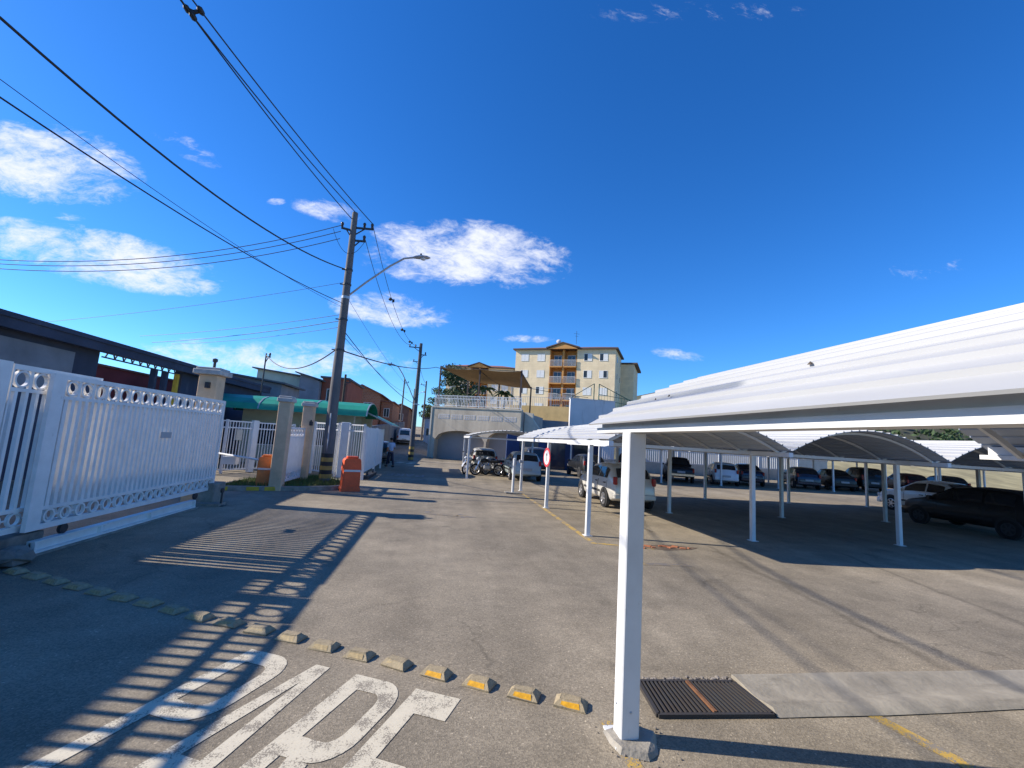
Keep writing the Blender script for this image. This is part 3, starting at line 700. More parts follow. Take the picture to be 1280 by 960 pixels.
# fixed fence panel left of it, partly hidden by the gate
t=thing('barred_fence','white barred fence panel with rings left of the sliding gate','fence',(GX-.12,5.4,0))
gate_leaf(t,GX-.12,6.0,6.72,.34,2.62,.15,.05,.03,.26)
gate_leaf(t,GX-.12,6.74,8.3,.34,2.60,.15,.05,.02,.09)
b=MB()
for z in (.36,1.95,2.3,2.58): b.box(GX-.15,GX-.09,2.4,5.98,z,z+.05)
b.build('rail','gate_white',t)
b=MB()
for k in range(22): b.box(GX-.143,GX-.097,2.45+k*.16,2.50+k*.16,.38,2.6)
b.build('bar_panel','gate_white',t)
b=MB(); b.box(GX-.26,GX-.02,3.0,7.6,0,.3); b.build('base_wall','stone',t)
for (x,y,s,lab) in ((-5.35,6.95,.17,'rough grey stone at the near end of the gate track'),(-5.3,6.5,.12,'small rough stone at the left end of the stud row')):
    b=MB(); b.sphere((x,y,s*.45),s*1.2,s*1.5,s*.8,9,6); b.v=[(p[0]+random.uniform(-.03,.03),p[1]+random.uniform(-.03,.03),max(.002,p[2]+random.uniform(-.03,.03))) for p in b.v]
    tag(b.build('stone','stone'),lab,'stone')
# concrete block and stop at the gate's far end
b=MB(); b.bbox(GX-.28,GX+.16,12.1,12.7,0,.5,.02); b.box(GX-.3,GX+.42,11.85,12.2,0,.06); tag(b.build('concrete_block','concrete'),'grey concrete block under the far end of the sliding gate','block')
t=thing('gate_stop','small black steel gate stop on a foot plate beside the concrete block','gate stop',(-5.1,12.0,0))
b=MB(); b.tube([(-5.1,12.0,.01),(-5.1,12.0,.34)],.022,8); b.build('stem','dark_metal',t)
b=MB(); b.lathe((-5.13,12.0,.37),(1,0,0),[(.03,0),(.06,.004),(.06,.05),(.03,.054)],12); b.build('roller','dark_metal',t)
b=MB(); b.box(-5.2,-5.0,11.9,12.1,.002,.012); b.build('foot_plate','dark_metal',t)

# ------------------------------------------------------------------ gate pillars
def pillar(label, x, y, w, h, capw, z=0):
    t=thing('gate_pillar',label,'pillar',(x,y,z))
    b=MB(); b.bbox(x-w/2,x+w/2,y-w/2,y+w/2,z-.05,z+h,.012); b.build('shaft','beige',t)
    b=MB(); c=capw; b.bbox(x-c/2,x+c/2,y-c/2,y+c/2,z+h,z+h+.13,.015); b.bbox(x-c*.43,x+c*.43,y-c*.43,y+c*.43,z+h+.13,z+h+.19,.015); b.build('cap','cap',t)
    return t
t=pillar('beige rendered pillar standing behind the far end of the sliding gate',-5.98,12.6,.44,3.2,.66)
b=MB(); b.tube([(-5.98,12.6,3.39),(-5.98,12.6,3.6)],.035,8); b.lathe((-5.98,12.6,3.55),(0,0,1),[(.03,0),(.06,.02),(.06,.09),(.02,.11)],10); b.build('siren','dark_metal',t)
b=MB(); b.box(-6.0,-5.9,12.3,12.38,2.85,3.0); b.build('camera_box','dark_metal',t)
pillar('beige rendered gate pillar nearer the viewer beside the faded orange barrier',-4.95,15.25,.36,2.78,.46)
t=pillar('beige rendered gate pillar at the back behind the gate leaf',-4.92,17.72,.36,2.8,.48)
b=MB(); b.box(-4.8,-4.68,17.45,17.54,2.1,2.25); b.bar((-4.76,17.6,2.1),(-4.76,17.5,2.3),.04); b.build('camera_box','dark_metal',t)
t=thing('gate_leaf','white narrow gate leaf between the two beige gate pillars','gate',(-4.94,16.5,0))
gate_leaf(t,-4.94,15.5,17.5,.2,2.0,.1,.075,.08,.08)

# ------------------------------------------------------------------ island with kerb and grass
isl=[(-6.55,14.55),(-5.3,14.92),(-4.2,15.35),(-3.35,15.9),(-2.95,16.5),(-3.2,17.6),(-4.6,19.3),(-5.6,19.2),(-6.6,16.8)]
def inset(poly,k):
    cx=sum(p[0] for p in poly)/len(poly); cy=sum(p[1] for p in poly)/len(poly); return [(lerp(x,cx,k),lerp(y,cy,k)) for x,y in poly]
b=MB(); o,i_=isl,inset(isl,.07); n=len(isl)
b.v=[(x,y,-.02) for x,y in o]+[(x,y,.13) for x,y in inset(isl,.008)]+[(x,y,.14) for x,y in i_]+[(x,y,.08) for x,y in i_]
b.f=[(r*n+k,r*n+(k+1)%n,r*n+n+(k+1)%n,r*n+n+k) for r in range(3) for k in range(n)]
kerb=thing('kerb','grey concrete kerb round the grassy island under the utility pole','kerb',(-4.6,16.5,0)); b.build('kerb_stone','concrete',kerb)
for (k0,k1,t0,t1) in ((0,1,.06,.35),(0,1,.72,.98),(1,2,.1,.4)):
    b=MB(); p=Vector(isl[k0]).lerp(Vector(isl[k1]),t0); q=Vector(isl[k0]).lerp(Vector(isl[k1]),t1); nrm=Vector((q-p)); nrm=Vector((nrm.y,-nrm.x)).normalized()*.006
    b.quad((p.x+nrm.x,p.y+nrm.y,.01),(q.x+nrm.x,q.y+nrm.y,.01),(q.x+nrm.x,q.y+nrm.y+.012,.125),(p.x+nrm.x,p.y+nrm.y+.012,.125))
    b.build('painted_dash','yellow',kerb)
b=MB(); b.add([(x,y,.1) for x,y in i_],[tuple(range(n))]); struct(b.build('island_soil','earth'))
b=MB()
cx=sum(p[0] for p in i_)/n; cy=sum(p[1] for p in i_)/n
def inpoly(x,y,poly):
    c=False; j=len(poly)-1
    for i in range(len(poly)):
        if (poly[i][1]>y)!=(poly[j][1]>y) and x<(poly[j][0]-poly[i][0])*(y-poly[i][1])/(poly[j][1]-poly[i][1])+poly[i][0]: c=not c
        j=i
    return c
g=0
while g<5200:
    x=random.uniform(-6.6,-2.9); y=random.uniform(14.5,19.3)
    if not inpoly(x,y,i_): continue
    g+=1; a=random.uniform(0,6.28); h=random.uniform(.05,.17); w=.012; lx,ly=random.uniform(-.06,.06),random.uniform(-.06,.06)
    b.add([(x-w*math.cos(a),y-w*math.sin(a),.09),(x+w*math.cos(a),y+w*math.sin(a),.09),(x+lx,y+ly,.09+h)],[(0,1,2)])
tag(b.build('grass','grass'),'short green grass on the island under the utility pole','grass',kind='stuff')

# ------------------------------------------------------------------ boom barriers
def barrier(label, x, y, w, d, h, col, sheen, rz):
    t=thing('boom_barrier',label,'barrier',(x,y,0),rz,'orange barrier housings')
    b=MB()
    prof=[(-w/2,.0),(w/2,0),(w/2,.1),(w*.46,.14),(w*.44,h*.62),(w*.47,h*.66),(w*.42,h*.94),(w*.36,h),(-w*.36,h),(-w*.44,h*.94),(-w*.47,h*.66),(-w*.44,h*.62),(-w*.46,.14),(-w/2,.1)]
    b.prism(prof,1,-d/2,d/2); b.build('housing',col,t,local=True)
    b=MB(); b.box(-w*.4,w*.4,-d/2-.012,-d/2+.004,h*.18,h*.58); b.box(-w*.36,w*.36,-d/2-.012,-d/2+.004,h*.7,h*.9); b.build('front_panel',col,t,local=True)
    b=MB(); b.bbox(-w*.3,w*.3,-d*.3,d*.3,h,h+.07,.02); b.build('top_cap',col,t,local=True)
    b=MB(); b.box(-w*.42,w*.42,-d/2-.017,-d/2-.002,h*.6,h*.66); b.build('reflective_strip','white',t,local=True)
    return t
t=barrier('faded orange barrier housing left of the near beige gate pillar',-5.42,15.55,.46,.4,1.0,'orange2',0,R(8))
b=MB(); b.tube([(-5.5,15.6,.86),(-8.6,18.3,.92)],.035,8); b.build('boom_arm','white',t)
b=MB(); b.box(-7.4,-6.95,17.0,17.3,.58,.84); b.build('boom_skirt','white',t)
barrier('bright orange red barrier housing on the lane right of the utility pole',-2.86,15.9,.62,.46,1.08,'orange',0,R(20))

# ------------------------------------------------------------------ utility poles and lamps
def lamp_head(t, p, d):
    d=Vector(d).normalized(); p=Vector(p); s=Vector((d.y,-d.x,0))
    b=MB(); k=len(b.v); n=10
    for (l,w,h,dz) in ((0,.045,.04,0),(.12,.1,.07,.01),(.32,.14,.09,.015),(.55,.12,.07,.01),(.68,.03,.02,0)):
        for j in range(n):
            a=2*math.pi*j/n; q=p+d*l+s*(w*math.cos(a))+Vector((0,0,dz+h*math.sin(a)*(1 if math.sin(a)>0 else .75))); b.v.append(tuple(q))
    for r in range(4):
        for j in range(n): b.f.append((r*n+j,r*n+(j+1)%n,r*n+n+(j+1)%n,r*n+n+j))
    b.f.append(tuple(range(n-1,-1,-1))); b.f.append(tuple(range(4*n,5*n)))
    o=b.build('lamp_head','lamp_grey',t,smooth=True)
    b=MB(); b.sphere(tuple(p+d*.4+Vector((0,0,-.045))),.11,.11,.06,10,6); b.build('lens','clear_lens',o,smooth=True)
    b=MB(); b.tube([p+d*.3+Vector((0,0,.09)),p+d*.3+Vector((0,0,.17))],.035,8); b.build('photocell','dark_metal',o)
def utility_pole(label, x, y, h, r0, r1, group, bands=None, arm=None, z=None, crossarms=(), mtl='pole', sides=14):
    z=gz(x,y) if z is None else z
    t=thing('utility_pole',label,'utility pole',(x,y,z),0,group)
    b=MB(); b.tube([(x,y,z-.1),(x,y,z+h*.5),(x,y,z+h)],[r0,(r0+r1)/2,r1],sides); b.build('shaft',mtl,t,smooth=True)
    if bands:
        z0,bh,nb=bands
        for i in range(nb):
            rr=lerp(r0,r1,(z0+bh*i)/h)+.006; b=MB(); b.tube([(x,y,z+z0+bh*i),(x,y,z+z0+bh*(i+1))],rr,sides); b.build('painted_band','band_yellow' if i%2==0 else 'black',t,smooth=True)
    if arm:
        za,dx,dy,rise=arm; b=MB(); P=[(x,y,z+za),(x+dx*.3,y+dy*.3,z+za+rise*.38),(x+dx*.65,y+dy*.65,z+za+rise*.78),(x+dx*.86,y+dy*.86,z+za+rise*.97),(x+dx,y+dy,z+za+rise)]
        b.tube(P,.038,8); b.lathe((x,y,z+za-.05),(0,0,1),[(lerp(r0,r1,za/h)+.012,0),(lerp(r0,r1,za/h)+.012,.1)],12); b.build('lamp_arm','lamp_grey',t,smooth=True); lamp_head(t,P[-1],(dx,dy,.05))
    for (zc,dx,dy,l,ins) in crossarms:
        d=Vector((dx,dy,0)).normalized(); p=Vector((x,y,z+zc))
        b=MB(); b.bar(p,p+d*l,.06,.07); b.bar(p+Vector((0,0,-.35)),p+d*l*.6,.03,.04); b.build('cross_arm','dark_metal',t)
        for s in ins:
            b=MB(); b.lathe(p+d*s+Vector((0,0,.03)),(0,0,1),[(.02,0),(.055,.05),(.04,.09),(.06,.12),(.06,.17),(.03,.21)],10); b.build('insulator','insul',t,smooth=True)
    return t
PX,PY,PH=-4.05,17.52,10.6
t=utility_pole('tall grey concrete pole with black and yellow bands and a street lamp arm',PX,PY,PH,.215,.11,'utility poles',bands=(.22,.15,6),arm=(7.1,2.45,-.5,1.75),
    crossarms=((9.98,1,-.1,.78,(.42,.72)),(9.45,1,-.1,.52,(.46,)),(9.85,-1,-.35,.45,(.42,))))
b=MB(); b.tube([(PX,PY-.16,.2),(PX,PY-.19,2.6)],.03,6); b.build('cable_duct','plate',t)
for zz in (5.0,6.2,7.6,8.2):
    b=MB(); rr=lerp(.225,.12,zz/PH)+.012; b.lathe((PX,PY,zz),(0,0,1),[(rr,0),(rr,.06)],14); b.bar((PX-rr,PY,zz+.03),(PX-rr-.1,PY,zz+.03),.04); b.build('clamp','dark_metal',t)
utility_pole('dark pole up the street with banded foot and two lamp arms',-2.05,35.0,9.1,.2,.12,'utility poles',bands=(.05,.2,5),arm=(4.3,-1.75,-.6,2.8),crossarms=((8.75,-1,0,.9,(.4,.85)),(8.2,1,0,.5,(.4,))),mtl='dark_pole')
utility_pole('thin dark pole beside the terrace corner up the street',-2.75,47,9.6,.17,.1,'utility poles',crossarms=((9.1,-1,0,.7,(.6,)),(4.6,1,0,.4,())),mtl='bark')
utility_pole('farthest thin pole beyond the trees up the street',-2.6,66,8.6,.16,.1,'utility poles',crossarms=((8.0,-1,0,.8,(.7,)),))
utility_pole('distant slim pole above the brick houses on the left of the street',-6.1,70,9.0,.14,.1,'utility poles',crossarms=((8.4,1,0,.7,(.6,)),))
utility_pole('short distant lamp pole between the brick houses and the street',-5.0,78,8.0,.1,.07,'utility poles',arm=(6.2,1.4,-.4,1.3))
utility_pole('slender dark pole behind the red house wall',-8.5,40,6.6,.13,.09,'utility poles',crossarms=((5.9,1,0,.5,(.4,)),),mtl='bark')
utility_pole('thin iron service pole in front of the pale green house',-10.2,27,6.1,.05,.04,'utility poles',crossarms=((5.9,1,0,.25,(.2,)),),mtl='dark_metal',sides=8)

# ------------------------------------------------------------------ wires
def at_z(px,py,z): return on_ground(px,py,z)
def at_y(px,py,y):
    d=pix(px,py); return EYE+d*(y/d.y)
WG='overhead wires'
def wire(label, a, b_, sag=.0, r=.011, name='overhead_wire', bulges=()):
    a=Vector(a); b_=Vector(b_); b=MB(); n=22; P=[]
    for i in range(n+1):
        t=i/n; p=a.lerp(b_,t); p.z-=sag*4*t*(1-t); P.append(p)
    b.tube(P,r,6)
    o=tag(b.build(name,'wire',smooth=True),label,'wire',WG); return P
def ext(a,q,k): a=Vector(a); q=Vector(q); return a+(q-a)*k
T=lambda z,dx=0,dy=0: Vector((PX+dx,PY+dy,z))
# three high conductors and their spacer, overhead towards the viewer's left
sp0=at_z(241,15,10.2)
for (dx,z,off,lab) in ((-.12,10.35,(-.11,.04),'leftmost of three high wires running from the pole top overhead'),(0.02,10.62,(.02,-.1),'middle of three high wires running from the pole top overhead'),(.70,10.25,(.14,.06),'rightmost of three high wires running from the pole top overhead')):
    a=T(z,dx); q=sp0+Vector((off[0],0,off[1])); P=wire(lab,a,q,.12,.016)
    k=(q-a); e=q+Vector((k.x,k.y,0))*.6+Vector((0,0,.5)); wire(lab.replace('from the pole top overhead','on beyond the cable spacer overhead'),q,e,.05,.016)
q=sp0
t=thing('wire_spacer','dark cable spacer clamped on the high wires at the top of the picture','cable spacer',tuple(q))
b=MB()
for (dx,dz) in ((-.11,.04),(.02,-.1),(.14,.06)):
    b.tube([(q.x+dx,q.y-.09,q.z+dz),(q.x+dx,q.y-.05,q.z+dz),(q.x+dx,q.y+.05,q.z+dz),(q.x+dx,q.y+.09,q.z+dz)],[.03,.055,.055,.03],8); b.bar((q.x+.02,q.y,q.z),(q.x+dx,q.y,q.z+dz),.045,.06)
b.build('spacer_body','wire',t)
wire('thick black cable sagging from the upper left corner to the middle of the banded pole',T(8.25,-.15),ext(T(8.25,-.15),at_z(25,0,7.9),1.25),.75,.021)
wire('thin lower cable from the left edge down to the pole below the lamp arm',T(6.9,-.16),ext(T(6.9,-.16),at_z(0,98,6.5),1.3),.35,.013)
wire('very thin cable above the lower cable from the left edge to the pole',T(6.75,-.16),ext(T(6.75,-.16),at_z(0,76,6.9),1.3),.35,.006)
for (z,px,py,k,lab) in ((9.95,0,306,1.2,'top one of three wires reaching the pole from the left edge'),(9.7,0,311,1.2,'middle one of three wires reaching the pole from the left edge'),(9.4,0,317,1.2,'bottom one of three wires reaching the pole from the left edge')):
    a=T(z,-.42,-.15); q=at_y(px,py,17.5); wire(lab,a,ext(a,q,1.25),.85,.013)
a=T(9.7,-.3); wire('short curved jumper lead wrapped under the cross arm of the pole',T(9.75,-.7,-.2),T(9.45,.5,-.05),.75,.009)
wire('thin wire from the left edge rising to the pole above the shed roof',T(7.7,-.15),ext(T(7.7,-.15),at_y(45,398,20),1.3),.25,.007)
for (z,px,py,lab,r) in ((6.4,175,420,'upper of the house wires from the pole down to the shed roof',.009),(6.15,190,428,'middle of the house wires from the pole down to the shed roof',.012),(5.9,215,430,'lower of the house wires from the pole down to the shed roof',.008)):
    a=T(z,-.16); q=at_y(px,py,24); wire(lab,a,q,.12,r)
# onwards up the street
wire('left conductor from the pole cross arm to the next pole up the street',T(9.65,.46,-.05),(-2.9,35,8.95),.95,.012)
P=wire('right conductor from the pole cross arm to the next pole up the street',T(10.2,.72,-.05),(-2.45,35,8.95),1.05,.012)
for k in (7,13,18):
    q=P[k]; b=MB(); b.sphere((q.x-.06,q.y,q.z),.09,.09,.09,8,6); b.sphere((q.x+.1,q.y,q.z-.1),.06,.06,.06,8,6); b.bar((q.x-.15,q.y,q.z-.02),(q.x+.15,q.y,q.z-.02),.05)
    tag(b.build('wire_spacer','wire',smooth=True),{7:'dark cable spacer nearest the banded pole on the street wires',13:'dark cable spacer halfway along the street wires',18:'dark cable spacer closest to the second pole'}[k],'cable spacer',None)
wire('thin service wire running from the pole towards the brick houses',T(7.0,.15),(-2.6,47,6.2),.5,.007)
wire('thick low cable from the pole down the left of the street',T(5.7,.16),(-2.2,35,4.4),.35,.016)
wire('second low cable beside the thick one down the left of the street',T(5.5,.16),(-5.4,70,8.4),.5,.010)
wire('black telephone cable from the pole across to the terrace awning post',T(5.0,.16),at_y(545,459,41.2),.35,.026)
wire('black telephone cable from the terrace awning post to the grey wall',at_y(545,459,41.2),at_y(735,497,48),.25,.026)
wire('looping cable from the thin iron pole to the banded pole',(-10.2,27,6.0),T(5.0,-.17),.75,.024)
wire('wire between the second and third poles up the street',(-2.05,35,8.4),(-2.75,47,9.4),.3,.02)
wire('wire from the third pole to the farthest pole',(-2.75,47,9.4),(-2.6,66,9.6),.4,.02)

# ------------------------------------------------------------------ fences at the gatehouse
def fence(label, pts, h, z0=.12, step=.13, bw=.03, post=.09, solid=False, rails=(0.0,), mtl='white', group=None, name='fence', cat='fence', zf=None):
    c=pts[len(pts)//2]; t=thing(name,label,cat,(c[0],c[1],0),0,group)
    zf=zf or gz
    b=MB(); bars=MB()
    for i in range(len(pts)-1):
        p=Vector(pts[i]); q=Vector(pts[i+1]); zp,zq=zf(*p),zf(*q)
        for zz in (z0+.03,h-.04,h-.3 if not solid else h-.12): b.bar((p.x,p.y,zp+zz),(q.x,q.y,zq+zz),.04,.05)
        n=max(2,int((q-p).length/step))
        if solid:
            d=(q-p).normalized(); bars.obox((*((p+q)/2),(zp+zq)/2+(h+z0)/2),((d.x,d.y,0),(-d.y,d.x,0),(0,0,1)),(q-p).length/2-.04,.012,(h-z0)/2-.03)
            continue
        for k in range(1,n):
            f=k/n; s=p.lerp(q,f); z=lerp(zp,zq,f); bars.box(s.x-bw/2,s.x+bw/2,s.y-bw/2,s.y+bw/2,z+z0+.04,z+h-.05)
    b.build('rail',mtl,t); bars.build('sheet' if solid else 'bar_panel',mtl,t)
    for p in pts:
        a=MB(); z=zf(*p); a.box(p[0]-post/2,p[0]+post/2,p[1]-post/2,p[1]+post/2,z,z+h+.02); a.build('post',mtl,t)
    return t
t=fence('white barred fence with a small goat shaped plate left of the gate pillars',[(-9.6,19.0),(-8.44,19.45),(-7.8,20.6),(-6.75,22.2)],2.13)
t['label']='white barred fence with a wide post left of the beige gate pillars'
b=MB(); b.box(-8.02,-7.55,19.9,20.9,.1,2.15); 
b=MB(); b.obox((-7.82,20.55,1.1),((.55,.83,0),(.83,-.55,0),(0,0,1)),.12,.08,1.08); b.build('wide_post','white',t)
b=MB(); b.obox((-7.05,21.7,1.05),((.55,.83,0),(.83,-.55,0),(0,0,1)),.34,.02,.28); b.build('notice_board','sign_white',t)
b=MB(); b.obox((-8.15,19.9,1.55),((.55,.83,0),(.83,-.55,0),(0,0,1)),.12,.05,.22); b.build('hanging_cloth','cream',t)
t=fence('white barred fence with a wide post behind the banded utility pole',[(-5.6,21.4),(-4.35,20.4),(-3.15,19.6)],2.3)
b=MB(); b.bbox(-4.2,-3.86,20.0,20.3,0,2.35,.015); b.build('wide_post','white',t)
fence('white sheet metal sliding gate panel right of the orange red barrier',[(-3.05,19.55),(-3.1,23.0),(-3.2,26.4)],2.2,z0=.3,solid=True,name='sheet_gate',cat='gate',mtl='gate_white')
t=thing('gate_roller','dark roller carriage under the white sheet gate panel','roller',(-2.9,21.5,0))
b=MB(); b.box(-3.1,-2.85,19.8,22.4,.02,.14); b.build('channel','dark_metal',t)
for y in (20.2,21.9):
    b=MB(); b.lathe((-2.99,y,.2),(1,0,0),[(.03,0),(.09,.004),(.09,.06),(.03,.064)],12); b.build('wheel','dark_metal',t)

# ------------------------------------------------------------------ the gatehouse with its green awning
t=thing('gatehouse','cream gatehouse under a green barrel awning behind the white fence','gatehouse',(-7,27,0))
b=MB(); b.box(-10.6,-4.4,26,30,0,2.9); b.build('wall','house_green',t)
def win(t, axis, pos, a0, a1, z0, z1, frame=.05, fm='shutter', gm='winhole', sgn=-1, name='window'):
    """window on a wall plane: axis 1 = wall at y=pos facing sgn, axis 0 = wall at x=pos"""
    f=MB(); g_=MB()
    def bx(b,u0,u1,w0,w1,d0,d1):
        lo,hi=min(pos+sgn*d0,pos+sgn*d1),max(pos+sgn*d0,pos+sgn*d1)
        if axis==1: b.box(u0,u1,lo,hi,w0,w1)
        else: b.box(lo,hi,u0,u1,w0,w1)
    bx(f,a0-frame,a0,z0-frame,z1+frame,-.04,.05); bx(f,a1,a1+frame,z0-frame,z1+frame,-.04,.05)
    bx(f,a0,a1,z1,z1+frame,-.04,.05); bx(f,a0,a1,z0-frame,z0,-.04,.07)
    mid=(a0+a1)/2; bx(f,mid-.02,mid+.02,z0,z1,-.03,.04)
    o=f.build(name,fm,t); bx(g_,a0,a1,z0,z1,-.03,.012); g_.build('pane',gm,o); return o
win(t,1,26,-7.6,-6.2,1.1,2.1); win(t,1,26,-5.7,-4.9,.05,2.1,name='door'); win(t,1,26,-9.9,-8.6,1.0,2.1)
b=MB(); n=8; P=[]
for k in range(n+1):
    a=math.pi*k/n; P.append((26.3-1.9*math.cos(a)*1.0-1.0,2.75+.75*math.sin(a)))
for i in range(n):
    (y0,z0),(y1,z1)=P[i],P[i+1]
    b.add([(-11.6,y0,z0),(-3.7,y0,z0),(-3.7,y1,z1),(-11.6,y1,z1),(-11.6,y0,z0+.03),(-3.7,y0,z0+.03),(-3.7,y1,z1+.03),(-11.6,y1,z1+.03)],[(0,1,2,3),(4,7,6,5),(0,4,5,1),(2,6,7,3),(1,5,6,2),(0,3,7,4)])
b.build('awning','green_roof',t,smooth=True)
b=MB(); 
for x in (-11.5,-8.9,-6.3,-3.75):
    for i in range(n): b.bar((x,P[i][0],P[i][1]+.035),(x,P[i+1][0],P[i+1][1]+.035),.06,.04)
b.build('awning_rib','lamp_grey',t)
# free-hanging end sheet that droops over the street
t2=thing('street_awning','dark green tent awning sloping over the pavement gate','awning',(-3.4,27,0))
b=MB(); b.add([(-4.6,24.6,3.3),(-4.6,30,3.3),(-2.6,30,2.45),(-2.6,24.6,2.45),(-4.6,24.6,3.26),(-4.6,30,3.26),(-2.6,30,2.41),(-2.6,24.6,2.41)],[(0,1,2,3),(4,7,6,5),(0,4,5,1),(1,5,6,2),(2,6,7,3),(3,7,4,0)]); b.build('sheet','green_roof',t2)
b=MB(); b.bar((-4.6,24.62,3.3),(-2.6,24.62,2.45),.07,.06); b.bar((-2.62,24.6,2.43),(-2.62,30,2.43),.07,.06)
b.bar((-4.55,29.9,0),(-4.55,29.9,3.3),.06); b.bar((-4.55,24.7,0),(-4.55,24.7,3.3),.06)
b.build('frame','lamp_grey',t2)

# ------------------------------------------------------------------ buildings on the left
t=thing('dark_shed','long dark shed with an open trussed bay behind the sliding gate','shed',(-14,18,0))
SX=-11.9; ztop=4.55
b=MB()
b.box(SX-6,SX,1,8.8,0,5.97); b.box(SX-6,SX,8.8,17.3,0,ztop-.09)  # first box: unseen taller block, sized for the shadow it casts past the gate
b.build('wall','shed',t)
b=MB(); b.box(SX-.3,SX,22.35,31.5,0,ztop-.09); b.box(SX-.3,SX,17.3,22.35,0,1.2); b.build('end_wall','shed',t)
b=MB(); b.box(SX+.003,SX+.06,12.6,16.2,2.7,3.95); b.build('grey_panel','shed_grey',t)
b=MB(); b.add([(SX+.5,8.6,ztop),(SX+.5,31.8,ztop),(SX-.9,31.8,ztop+.06),(SX-.9,8.6,ztop+.06),(SX+.5,8.6,ztop-.14),(SX+.5,31.8,ztop-.14),(SX-.9,31.8,ztop-.08),(SX-.9,8.6,ztop-.08)],[(0,1,2,3),(4,7,6,5),(0,4,5,1),(1,5,6,2),(2,6,7,3),(3,7,4,0)]); 
b.box(SX+.2,SX+.45,8.6,31.8,ztop-.42,ztop-.14)
b.build('roof','shed',t)
b=MB(); n=19
for x in (SX-3.4,):
    for i in range(n):
        y0=22.6+i*.6; b.bar((x,y0,4.62),(x,y0+.3,5.15),.045); b.bar((x,y0+.3,5.15),(x,y0+.6,4.62),.045)
    b.bar((x,22.4,5.17),(x,34,5.17),.06); b.bar((x,22.4,4.6),(x,34,4.6),.06)
b.build('truss','dark_metal',t)
for y in (20.6,21.35):
    b=MB(); b.box(SX-.25,SX-.05,y-.09,y+.09,1.2,ztop-.5); b.build('column','shed',t)
b=MB(); b.box(SX-.2,SX-.04,22.1,22.25,1.2,ztop-.5); b.build('yellow_column','yellow',t)
t=thing('red_wall','red painted wall seen through the open bay of the dark shed','wall',(-17.5,22,0))
b=MB(); b.box(SX-4.6,SX-4.3,22.5,40,0,4.3); b.build('wall','red_roof',t); b=MB(); b.box(SX-4.7,SX-4.2,22.5,40,4.3,4.4); b.build('coping','tile',t)

def house(label, x0,x1,y0,y1,z,h,wm,rm,group,roof='flat',wins=(),ridge=.9,name='house'):
    t=thing(name,label,'house',((x0+x1)/2,(y0+y1)/2,z),0,group)
    b=MB(); b.box(x0,x1,y0,y1,z-.6,z+h); b.build('wall',wm,t)
    b=MB(); e=.35
    if roof=='flat': b.box(x0-e*.5,x1+e*.5,y0-e*.6,y1+e*.5,z+h,z+h+.16)
    elif roof=='gable':   # ridge along Y, gable end facing the viewer
        m_=(x0+x1)/2; b.prism([(x0-e,z+h-.12),(x0-e,z+h+.02),(m_,z+h+ridge),(x1+e,z+h+.02),(x1+e,z+h-.12),(m_,z+h+ridge-.16)],1,y0-e,y1+e)
        g_=MB(); g_.prism([(x0+.01,z+h),(x1-.01,z+h),(m_,z+h+ridge-.17)],1,y0+.01,y0+.2); g_.build('gable',wm,t)
    elif roof=='mono': b.prism([(x0-e,z+h+ridge),(x0-e,z+h+ridge+.1),(x1+e,z+h+.12),(x1+e,z+h+.0)],1,y0-e,y1+e); g_=MB(); g_.prism([(x0,z+h),(x1,z+h),(x0,z+h+ridge)],1,y0+.01,y0+.2); g_.build('gable',wm,t)
    b.build('roof',rm,t)
    for (a0,a1,w0,w1,*mm) in wins: win(t,1,y0,a0,a1,z+w0,z+w1,fm=mm[0] if mm else 'shutter')
    return t
HG='houses on the left of the street'
house('pale green two storey house with a barred window left of the banded pole',-16.4,-12.7,42,50,.3,6.2,'house_green','fibro',HG,'mono',((-15.6,-13.6,3.9,5.0),),.45)
house('grey rendered house block between the green house and the red wall',-12.65,-10.95,41.5,49,.3,5.9,'house_grey','fibro',HG,'mono',(),.6)
house('brick red house wall right behind the banded utility pole',-10.9,-8.7,42.2,50,.3,6.3,'house_red','fibro',HG,'flat',((-10.4,-9.6,4.2,5.3),))
house('grey shed house with a dark sloping roof beyond the long dark shed',-17.5,-11.2,33,37,.0,4.9,'house_grey','fibro',HG,'mono',(),.8)
house('unplastered red brick house with a gable roof up the street',-12.0,-7.6,56,66,1.4,5.2,'brick','tile',HG,'gable',((-11.2,-10.2,3.0,4.1),(-9.4,-8.5,3.0,4.1)),1.1)
house('lower orange brick house at the corner beside the gabled brick house',-7.5,-6.1,57,66,1.4,4.4,'brick','tile',HG,'flat',((-7.1,-6.5,2.6,3.6),))
house('dark brick house half hidden behind the orange brick corner',-7.9,-5.3,74,84,2.6,3.6,'darkbrick','tile',HG,'gable',((-6.9,-6.2,1.6,2.6),),.7)
house('small pale far house low beyond the street poles',-4.4,-1.2,112,122,4.6,2.6,'cream','fibro',HG,'gable',((-3.6,-2.6,1.0,2.0),),.6)
house('small white shop house beside the terrace corner',-2.2,-.6,62,70,1.4,2.9,'grey_wall','fibro',HG,'flat',((-1.9,-1.2,.6,1.6),))
t=thing('street_wall','dark grey garden wall along the left of the street below the brick houses','wall',(-6,50,0))
b=MB(); 
